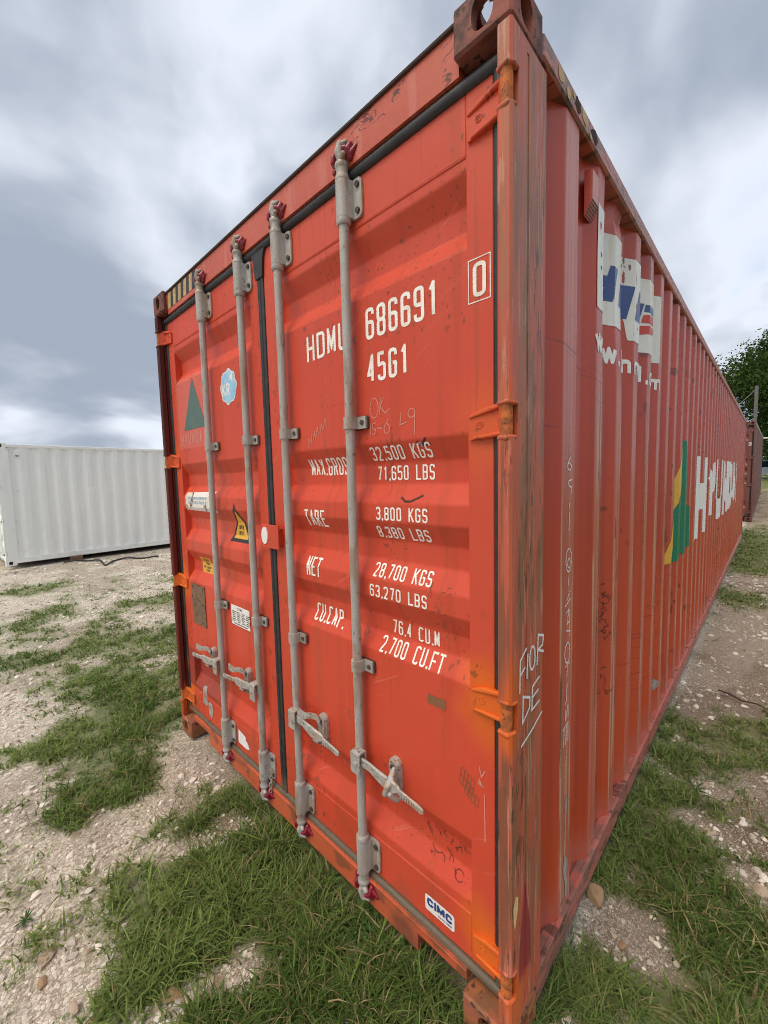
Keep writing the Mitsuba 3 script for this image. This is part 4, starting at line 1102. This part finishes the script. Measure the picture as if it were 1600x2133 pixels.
GX, GY = np.meshgrid(warp(430, -0.3), warp(430, -0.3), indexing='ij')
GZ = ground_z(GX, GY)
gm = grass_mask(GX, GY)
soil = np.clip(1.0 * np.clip((GX + 0.05) / 0.1, 0, 1) + 0.8 * np.clip(1 - np.hypot(GX + 2.1, GY - .05) / .5, 0, 1) + np.clip((.9 - np.abs(GX + 1.1)) / .3, 0, 1) * np.clip((GY + .5) / .2, 0, 1), 0, 1)
n = 430
ii, jj = np.meshgrid(np.arange(n - 1), np.arange(n - 1), indexing='ij')
a = ii * n + jj
q = np.stack([a, a + n, a + n + 1, a + 1], -1).reshape(-1, 4)
gmesh = tm(np.stack([GX, GY, GZ], -1).reshape(-1, 3), np.vstack([q[:, [0, 1, 2]], q[:, [0, 2, 3]]]))


def ground_col(p, n, uv):
    x, y = p.x, p.y
    d1, d2, id1 = voronoi(x * 70, y * 70)
    e1, e2, id2 = voronoi(x * 190 + 5, y * 190)
    base = mix((0.35, 0.305, 0.235), (0.265, 0.225, 0.17), fbm(x * 3, y * 3, 1.0, 3))
    peb = mix((0.295, 0.262, 0.21), (0.76, 0.72, 0.63), id1)
    peb2 = mix((0.235, 0.206, 0.162), (0.72, 0.68, 0.59), id2)
    k1 = smoothstep(0.05, 0.22, d2 - d1) * smoothstep(0.30, 0.55, id1 * 0.6 + 0.4 * fbm(x * 6, y * 6, 2.0, 2))
    k2 = smoothstep(0.05, 0.25, e2 - e1) * smoothstep(0.3, 0.6, id2)
    grav = mix(mix(base, peb2, 0.8 * k2), peb, 0.85 * k1)
    earth = mix((0.125, 0.093, 0.064), (0.20, 0.16, 0.118), fbm(x * 9, y * 9, 3.0, 4))
    earth = mix(earth, (0.50, 0.44, 0.36), 0.8 * k2 * smoothstep(0.62, 0.8, id2))
    patch = smoothstep(0.48, 0.62, fbm(x * 1.6, y * 1.6, 8.0, 3))
    c = mix(grav, earth, dr.clip(uv.y * 0.75 + 0.45 * patch, 0, 1))
    thatch = mix((0.070, 0.110, 0.028), (0.14, 0.165, 0.060), fbm(x * 25, y * 25, 4.0, 3))
    return mix(c, thatch, uv.x * 0.8)


def ground_bump(p, n, uv):
    d1, d2, id1 = voronoi(p.x * 70, p.y * 70)
    return 0.006 * (1 - d1) * id1 + 0.005 * fbm(p.x * 60, p.y * 60, 1.0, 3)


scene['ground_mat'] = {'type': 'twosided', 'bsdf': {'type': 'bumpmap', 'arbitrary': {'type': 'proc', **{k: v for k, v in proc(ground_bump, 2e-3).items() if k != 'type'}}, 'scale': 1.0,
                                                    'bsdf': {'type': 'principled', 'base_color': proc(ground_col), 'roughness': 0.95, 'specular': 0.2}}}
struct('ground', gmesh, 'ground_mat', True, uv=np.stack([gm.ravel(), soil.ravel()], -1))


def in_box(x, y):
    return ((x < 0.0) & (x > -2.438) & (y > 0.02) & (y < 12.2)) | ((x < .1) & (x > -2.3) & (y > 15.0) & (y < 27.2)) | ((x < -11.1) & (x > -13.6) & (y > -.4) & (y < 5.8))


def scatter(n, r0, r1, power, seed, a0=-118, a1=14):
    r = np.random.default_rng(seed)
    u = r.random(n)
    e = 1 - power
    d = (r0 ** e + u * (r1 ** e - r0 ** e)) ** (1 / e)
    a = np.radians(r.uniform(a0, a1, n))
    x, y = EYE[0] + d * np.sin(a), EYE[1] + d * np.cos(a)
    return x, y, d, r


# loose gravel
x, y, d, r = scatter(120000, 0.5, 15, 0.35, 41)
g = grass_mask(x, y)
bare = 0.35 + 0.65 * (meshkit.fbm(np.stack([x * 2.1, y * 2.1, 0 * x + 4], -1), 3, 15) > 0.47)
keep = (r.random(len(x)) < (1 - g) ** 1.5 * bare * np.where(x > -0.02, 0.85, 1.0)) & ~in_box(x, y)
x, y, d = x[keep][:42000], y[keep][:42000], d[keep][:42000]
ico = trimesh.creation.icosahedron()
sv, sf = np.array(ico.vertices), np.array(ico.faces)
size = np.clip(r.lognormal(-5.3, 0.55, len(x)), .002, .015) * (0.8 + d * 0.12)
v = sv[None] * (1 + r.normal(0, .2, (len(x), 12, 1))) * (size[:, None, None] * np.stack([r.uniform(.7, 1.5, len(x)), r.uniform(.7, 1.5, len(x)), r.uniform(.4, .9, len(x))], -1)[:, None])
an = r.uniform(0, 6.28, len(x))
ca, sa = np.cos(an)[:, None], np.sin(an)[:, None]
v = np.stack([v[..., 0] * ca - v[..., 1] * sa, v[..., 0] * sa + v[..., 1] * ca, v[..., 2]], -1) + np.stack([x, y, ground_z(x, y) + size * .25], -1)[:, None]
tone = r.beta(1.6, 1.6, len(x))[:, None]
col = (1 - tone) * np.array([.255, .222, .172]) + tone * np.array([.78, .74, .65])
col = np.repeat(col, 12, 0)
f = (sf[None] + (np.arange(len(x)) * 12)[:, None, None]).reshape(-1, 3)
mat('gravel_stone', base_color={'type': 'mesh_attribute', 'name': 'vertex_color'}, roughness=0.9, specular=0.25)
struct('gravel', tm(v.reshape(-1, 3), f), 'gravel_stone', False, 'stuff', 'loose pale gravel scattered over the yard', 'gravel', color=col)

# grass
x, y, d, r = scatter(800000, 0.45, 26, 0.72, 77, -116, 16)
g = grass_mask(x, y)
cl = meshkit.fbm(np.stack([x * 9, y * 9, 0 * x], -1), 3, 19)
keep = (r.random(len(x)) < np.clip(g * 1.25, 0, 1) ** 1.15 * np.clip(cl * 3.2 - .85, .05, 1)) & ~in_box(x, y)
x, y, d, g, cl = (q[keep][:250000] for q in (x, y, d, g, cl))
N = len(x)
hgt = (0.022 + 0.095 * r.beta(1.6, 3.4, N)) * (0.5 + 0.65 * g) * (0.6 + cl) * np.where((x > -2.0) & (x < .1) & (y < .3) & (y > -.35), 1.15, 0.95) * (1 - .35 * np.clip((d - 2) / 4, 0, 1))
wid = np.clip(r.normal(.0022, .0006, N), .0012, .004) * (0.9 + d * .30)
hd = r.uniform(0, 2 * np.pi, N)
lean = r.uniform(.2, 1.5, N)
isdry = r.random(N) < .05 + .10 * (1 - g) + .08 * (x > .05)
wid = np.where(isdry, wid * .6, wid)
dirx, diry = np.cos(hd), np.sin(hd)
px_, py_ = -diry, dirx
ts = np.array([0, .38, .72, 1.0])
rows = []
for t_ in ts:
    ox = hgt * lean * t_ ** 1.8 * 1.05
    hz = np.maximum(hgt * (t_ - np.minimum(.42 * lean, .62) * t_ ** 2.4), .004)
    ww = wid * (1 - .8 * t_ ** 1.6)
    c = np.stack([x + dirx * ox, y + diry * ox, ground_z(x, y) - .004 + hz], -1)
    s = np.stack([px_ * ww, py_ * ww, 0 * ww], -1)
    rows += [c - s, c + s] if t_ < 1 else [c]
v = np.stack(rows, 1)
f0 = np.array([[0, 1, 3], [0, 3, 2], [2, 3, 5], [2, 5, 4], [4, 5, 6]])
f = (f0[None] + (np.arange(N) * 7)[:, None, None]).reshape(-1, 3)
big = meshkit.fbm(np.stack([x * 1.7, y * 1.7, 0 * x + 3], -1), 3, 33)
m1 = np.clip(r.normal(.5, .22, N) + (big - .5) * 1.2, 0, 1)[:, None]
col = ((1 - m1) * np.array([.080, .148, .034]) + m1 * np.array([.260, .340, .110])) * r.uniform(.65, 1.3, (N, 1))
dry = (isdry | (r.random(N) < .10 * (big < .42)))[:, None]
col = np.where(dry, np.array([.44, .37, .20]) * r.uniform(.6, 1.1, (N, 1)), col)
mat('grass_blade', base_color={'type': 'mesh_attribute', 'name': 'vertex_color'}, roughness=0.55, specular=0.35)
scene['grass_blade'] = {'type': 'principledthin', 'base_color': {'type': 'mesh_attribute', 'name': 'vertex_color'}, 'roughness': 0.55, 'diff_trans': 0.7, 'eta': 1.35}
struct('grass', tm(v.reshape(-1, 3), f), 'grass_blade', False, 'stuff', 'patchy green grass with dry blades growing through the gravel', 'grass', color=np.repeat(col, 7, 0))

# low clover leaves and dead stalks in the turf
x, y, d, r = scatter(60000, 0.5, 9, 0.6, 91, -116, 16)
g = grass_mask(x, y)
cl = meshkit.fbm(np.stack([x * 4, y * 4, 0 * x + 9], -1), 3, 29)
keep = (r.random(len(x)) < g * (cl > .55)) & ~in_box(x, y)
x, y, d = x[keep][:9000], y[keep][:9000], d[keep][:9000]
N = len(x)
L_ = r.uniform(.007, .015, N) * (1 + d * .05)
an, tl = r.uniform(0, 6.28, N), r.uniform(-.5, .5, (N, 2))
pts = np.array([(0, 0), (.45, .38), (1, 0), (.45, -.38)])
lx, ly = pts[None, :, 0] * L_[:, None], pts[None, :, 1] * L_[:, None]
wx, wy = lx * np.cos(an)[:, None] - ly * np.sin(an)[:, None], lx * np.sin(an)[:, None] + ly * np.cos(an)[:, None]
v = np.stack([x[:, None] + wx, y[:, None] + wy, (ground_z(x, y) + r.uniform(.01, .045, N))[:, None] + wx * tl[:, :1] + wy * tl[:, 1:]], -1)
f = (np.array([[0, 1, 2], [0, 2, 3]])[None] + (np.arange(N) * 4)[:, None, None]).reshape(-1, 3)
col = np.repeat(np.array([.085, .165, .045]) * r.uniform(.7, 1.5, (N, 1)), 4, 0)
struct('clover', tm(v.reshape(-1, 3), f), 'grass_blade', False, 'stuff', 'low broad-leaved clover in the grass', 'clover', color=col)


# single rocks
def rock(x, y, sx, sy, sz, rot, seed, matl, label, group=None):
    r = np.random.default_rng(seed)
    m = trimesh.creation.icosphere(subdivisions=3)
    v = np.array(m.vertices)
    cuts = r.normal(size=(13, 3))
    cuts /= np.linalg.norm(cuts, axis=1, keepdims=True)
    for c in cuts:
        h = v @ c - r.uniform(.38, .75)
        v -= np.maximum(h, 0)[:, None] * c
    v *= 1.12 + .22 * (meshkit.fbm(v * 2.2 + seed, 4, seed) - .5)[:, None]
    v = v * (sx, sy, sz)
    t = Thing('rock', label, 'rock', group, shift(x, y, float(ground_z(np.array(x), np.array(y))) + sz * .35) @ rotz(rot))
    t.add('', tm(v, m.faces), matl, 22)


def limestone(p, n, uv):
    c = mix((0.50, 0.42, 0.32), (0.36, 0.29, 0.21), fbm(p.x * 20, p.y * 20, p.z * 20, 4))
    return mix(c, (0.16, 0.12, 0.085), 0.7 * smoothstep(0.58, 0.7, fbm(p.x * 45, p.y * 45, p.z * 45, 3)))


def brown_rock(p, n, uv):
    c = mix((0.40, 0.27, 0.15), (0.27, 0.19, 0.12), fbm(p.x * 16, p.y * 16, p.z * 30, 4))
    return mix(c, (0.12, 0.08, 0.05), 0.7 * smoothstep(0.58, 0.7, fbm(p.x * 40, p.y * 40, p.z * 40, 3)))


mat('limestone', base_color=proc(limestone), roughness=0.95, specular=0.2)
mat('brown_rock', base_color=proc(brown_rock), roughness=0.95, specular=0.2)
for args in [(-1.386, -.868, .030, .048, .020, 40, 1, 'limestone', 'pale flat rock in the gravel, the largest near the bottom left corner'),
             (-1.303, -.757, .012, .018, .010, 0, 2, 'limestone', 'small pale rock at the left edge of the front grass'),
             (-1.302, -.885, .020, .022, .012, 70, 3, 'brown_rock', 'small reddish rock just below the pale flat rock on the left'),
             (-.924, -.601, .042, .030, .020, 20, 4, 'brown_rock', 'reddish brown rock half buried in grass at the bottom of the picture'),
             (-1.134, -.825, .026, .020, .016, 10, 5, 'limestone', 'rounded pale rock at the very bottom left'),
             (-1.052, -.793, .022, .016, .014, 60, 6, 'brown_rock', 'tan rock at the bottom edge beside the rounded pale rock'),
             (-.852, -.017, .018, .026, .016, 20, 7, 'limestone', 'light rock in the grass below the locking bars'),
             (-.850, -.472, .030, .022, .012, 30, 8, 'limestone', 'flat light rock on bare soil in the front grass'),
             (.020, .705, .028, .055, .040, 10, 9, 'brown_rock', 'tan rock standing against the bottom rail of the orange container'),
             (.340, 1.390, .050, .026, .016, 50, 10, 'limestone', 'flat pale rock in the soil at the right, midway along the grass'),
             (.111, .596, .018, .014, .010, 0, 11, 'limestone', 'white stone in the gravel patch beside the bottom rail'),
             (.150, .584, .026, .018, .010, 80, 12, 'brown_rock', 'flat brown stone in the gravel patch beside the bottom rail'),
             (.291, 1.763, .022, .018, .012, 0, 13, 'limestone', 'small rosy stone by the grass at the right'),
             (.512, 1.190, .040, .030, .016, 0, 14, 'limestone', 'pale rock at the right edge of the picture')]:
    rock(*args)
mat('twig_bark', base_color=rgb(0.07, 0.045, 0.03), roughness=0.9)
t = Thing('twig', 'thin dark twig lying on the bare soil at the right', 'twig')
t.add('', tube([(.24, 2.98, .02), (.31, 2.94, .028), (.38, 2.90, .02), (.46, 2.90, .026), (.56, 2.84, .02)], [.006, .007, .006, .005, .003], 6), 'twig_bark', 40)
mat('black_hose', base_color=rgb(0.03, 0.028, 0.026), roughness=0.6)
t = Thing('hose', 'loose black hose lying on the gravel in front of the white container', 'hose')
hp = np.array([(-10.95, .60), (-10.85, .85), (-10.75, 1.02), (-10.60, 1.18), (-10.15, 1.16), (-9.85, 1.14), (-9.90, 1.26), (-10.25, 1.36), (-10.40, 1.56), (-10.25, 1.72), (-10.12, 1.86), (-9.95, 2.05), (-9.86, 2.20)])
s_ = np.linspace(0, len(hp) - 1, 70)
hp = np.stack([np.interp(s_, np.arange(len(hp)), hp[:, k]) for k in (0, 1)], -1)
for _ in range(3):
    hp[1:-1] = (hp[:-2] + 2 * hp[1:-1] + hp[2:]) / 4
t.add('', tube(np.column_stack([hp, ground_z(hp[:, 0], hp[:, 1]) + .03 + .015 * np.sin(s_ * 2.3)]), .02, 8), 'black_hose', True)


# weeds with broad leaves
def weed(x, y, n, ln, seed, label):
    r = np.random.default_rng(seed)
    v, f = [], []
    for k in range(n):
        a, up = r.uniform(0, 6.28), r.uniform(.25, .9)
        L0, w = ln * r.uniform(.6, 1.1), ln * .07
        i0 = len(v)
        for t_ in (0, .35, .7, 1):
            c = np.array([x + math.cos(a) * L0 * t_, y + math.sin(a) * L0 * t_, float(ground_z(np.array(x), np.array(y))) + .01 + L0 * up * t_ * (1 - .55 * t_)])
            s = np.array([-math.sin(a), math.cos(a), 0]) * w * (math.sin(math.pi * min(t_ * .85 + .12, 1)))
            v += [c - s, c + (0, 0, -.12 * w), c + s]
        for j in range(3):
            for m in range(2):
                p = i0 + j * 3 + m
                f += [(p, p + 1, p + 4), (p, p + 4, p + 3)]
    t = Thing('weed', label, 'weed')
    t.add('', tm(v, f), 'weed_leaf', True)


scene['weed_leaf'] = {'type': 'principledthin', 'base_color': rgb(.055, .12, .035), 'roughness': .5, 'diff_trans': .6, 'eta': 1.35}
for args in [(-.60, .035 - .06, 16, .085, 1, 'feathery weed against the sill under the second bar from the right'), (-2.95, -.10, 14, .09, 2, 'spiky dark weed in the gravel at the left of the orange container'), (-1.62, -.90, 12, .045, 3, 'low grey-green weed at the left edge of the picture'),
             (.24, 1.66, 10, .07, 4, 'broad-leaved weed in the soil at the right'), (-.74, -.52, 12, .05, 5, 'small light green weed near the bottom edge in the front grass')]:
    weed(*args)

# ---------------------------------------------------------------- far right: trees, pole, cable, car
scene['tree_leaf'] = {'type': 'principledthin', 'base_color': {'type': 'mesh_attribute', 'name': 'vertex_color'}, 'roughness': .5, 'diff_trans': .5, 'eta': 1.4}
mat('bark', base_color=proc(sun_faded((0.06, 0.045, 0.033), (0.13, 0.10, 0.075), 9)), roughness=0.95)


def tree(x, y, h, rad, seed, label, leaf=.17, n=26000, low=.22):
    r = np.random.default_rng(seed)
    z0 = float(ground_z(np.array(x), np.array(y)))
    t = Thing('tree', label, 'tree', None)
    parts, tips = [], []
    trunk = [(x + .12 * math.sin(k), y + .1 * math.cos(k * 1.7), z0 - .1 + h * .62 * k / 6) for k in range(7)]
    parts.append(tube(trunk, np.linspace(h * .028, h * .010, 7), 9))
    for k in range(20):
        b = np.array(trunk[2 + k % 5])
        a, el = k * 2.4 + r.uniform(-.3, .3), r.uniform(.0, 1.1)
        ln = rad * r.uniform(.6, .95) * (1.0 - .25 * el)
        e = b + ln * np.array([math.cos(a) * math.cos(el), math.sin(a) * math.cos(el), math.sin(el) * 1.05])
        mid = (b + e) / 2 + r.normal(0, .25, 3) + (0, 0, .25)
        pl = np.array([b, (b + mid) / 2, mid, (mid + e) / 2, e])
        parts.append(tube(pl, np.linspace(h * .011, h * .002, 5), 6))
        tips += [e, (mid + e) / 2, mid]
        for _ in range(3):
            s = mid + r.uniform(0, 1) * (e - mid)
            q = s + r.normal(0, rad * .22, 3)
            parts.append(tube([s, (s + q) / 2 + (0, 0, .1), q], [h * .004, h * .003, h * .001], 5))
            tips.append(q)
    t.add('trunk', cat(*parts), 'bark', True)
    tips = np.array(tips)
    extra = np.stack([x + rad * .95 * r.normal(0, .48, 60), y + rad * .95 * r.normal(0, .48, 60), z0 + h * r.uniform(low, .98, 60)], -1)
    ok = ((extra[:, 0] - x) ** 2 + (extra[:, 1] - y) ** 2) / rad ** 2 + ((extra[:, 2] - z0 - h * .58) / (h * .45)) ** 2 < 1
    cen = np.vstack([tips, extra[ok]])
    cen = cen[(cen[:, 2] > z0 + h * low)]
    ci = r.integers(0, len(cen), n)
    sp = r.normal(0, 1, (n, 3)) * np.array([.15, .15, .10]) * rad * r.uniform(.5, 1.1, len(cen))[ci][:, None]
    c = cen[ci] + sp
    u = r.normal(size=(n, 3)) + (0.7, 0, -.35)
    u /= np.linalg.norm(u, axis=1, keepdims=True)
    w = np.cross(u, r.normal(size=(n, 3)))
    w /= np.linalg.norm(w, axis=1, keepdims=True)
    s = leaf * r.uniform(.6, 1.3, n)[:, None]
    v = np.stack([c - u * s * .5, c + w * s * .28, c + u * s * .5, c - w * s * .28], 1)
    f = (np.array([[0, 1, 2], [0, 2, 3]])[None] + (np.arange(n) * 4)[:, None, None]).reshape(-1, 3)
    col = np.array([.050, .085, .022]) * r.uniform(.55, 1.5, (n, 1)) * r.uniform(.75, 1.3, (len(cen), 1))[ci]
    t.add('crown', tm(v.reshape(-1, 3), f), 'tree_leaf', False, color=np.repeat(col, 4, 0))


tree(3.0, 44.0, 13.2, 6.6, 3, 'tall dense green tree behind the maroon container', .22, 110000, .12)
tree(6.5, 60.0, 8.0, 5.5, 8, 'lower dark tree far behind, at the right edge under the big crown', .28, 14000, .06)
tree(-1.5, 64.0, 6.0, 4.5, 9, 'small round tree far behind the maroon container', .28, 9000, .06)
mat('grey_wood', base_color=proc(sun_faded((0.11, 0.108, 0.104), (0.17, 0.165, 0.16), 12)), roughness=0.9)
mat('cable_grey', base_color=rgb(0.55, 0.55, 0.55), roughness=0.5)
t = Thing('utility_pole', 'square grey wooden pole rising behind the maroon container in front of the tree', 'utility pole')
t.add('post', bev(-.36, 28.9, .2, -.21, 29.05, 6.15, .01), 'grey_wood')
t.add('wire', cat(tube([(-.3 - 3.0 * k, 29 + 5.5 * k, 6.0 - 1.1 * math.sin(k * 2.2)) for k in np.linspace(0, 1.6, 14)], .012, 5)), 'cable_grey')
t = Thing('pipe_gate', 'pale horizontal pipe of a tall gate frame at the right edge, beyond the maroon container', 'gate')
t.add('crossbar', cyl((-2.5, 32.1, 3.52), (5.5, 32.0, 3.52), .05, 10), 'cable_grey', 30)
for gx in (-2.5, 5.5):
    t.add('post', cyl((gx, 32.05, .3), (gx, 32.05, 3.55), .05, 10), 'cable_grey', 30)

mat('car_paint', base_color=rgb(0.62, 0.64, 0.66), roughness=0.25, clearcoat=0.8)
mat('car_glass', base_color=rgb(0.02, 0.03, 0.045), roughness=0.06, specular=0.8)
mat('tyre', base_color=rgb(0.02, 0.02, 0.02), roughness=0.8)
t = Thing('parked_car', 'silver parked car at the far right edge beyond the maroon container', 'car', None, shift(.3, 47.0, float(ground_z(np.array(.3), np.array(47.0)))) @ rotz(96))


def car_slice(pts, w0, w1):
    return hull([(sx * w, y, z) for (y, z, w) in pts for sx in (-1, 1)])


body = cat(hull([(s * .88, y, z) for s in (-1, 1) for y, z in ((-2.1, .35), (-2.15, .60), (-2.0, .80), (2.1, .35), (2.18, .62), (2.0, .86))] + [(s * .80, y, .92) for s in (-1, 1) for y in (-1.4, 1.7)]))
t.add('body', body, 't_car' if False else 'car_paint', 30)
cab = t.add('cabin', hull([(s * .80, y, .90) for s in (-1, 1) for y in (-1.25, 1.55)] + [(s * .62, y, 1.44) for s in (-1, 1) for y in (-.45, 1.0)]), 'car_glass', 20)
t.add('roof', bev(-.63, -.5, 1.43, .63, 1.05, 1.48, .03), 'car_paint', 30)
for s in (-1, 1):
    for yy in (-1.3, 1.35):
        w_ = t.add('wheel', cyl((s * .74, yy, .33), (s * .90, yy, .33), .33, 20), 'tyre', 30)
        t.add('rim', cyl((s * .895, yy, .33), (s * .91, yy, .33), .20, 14), 'car_paint', 30, w_)
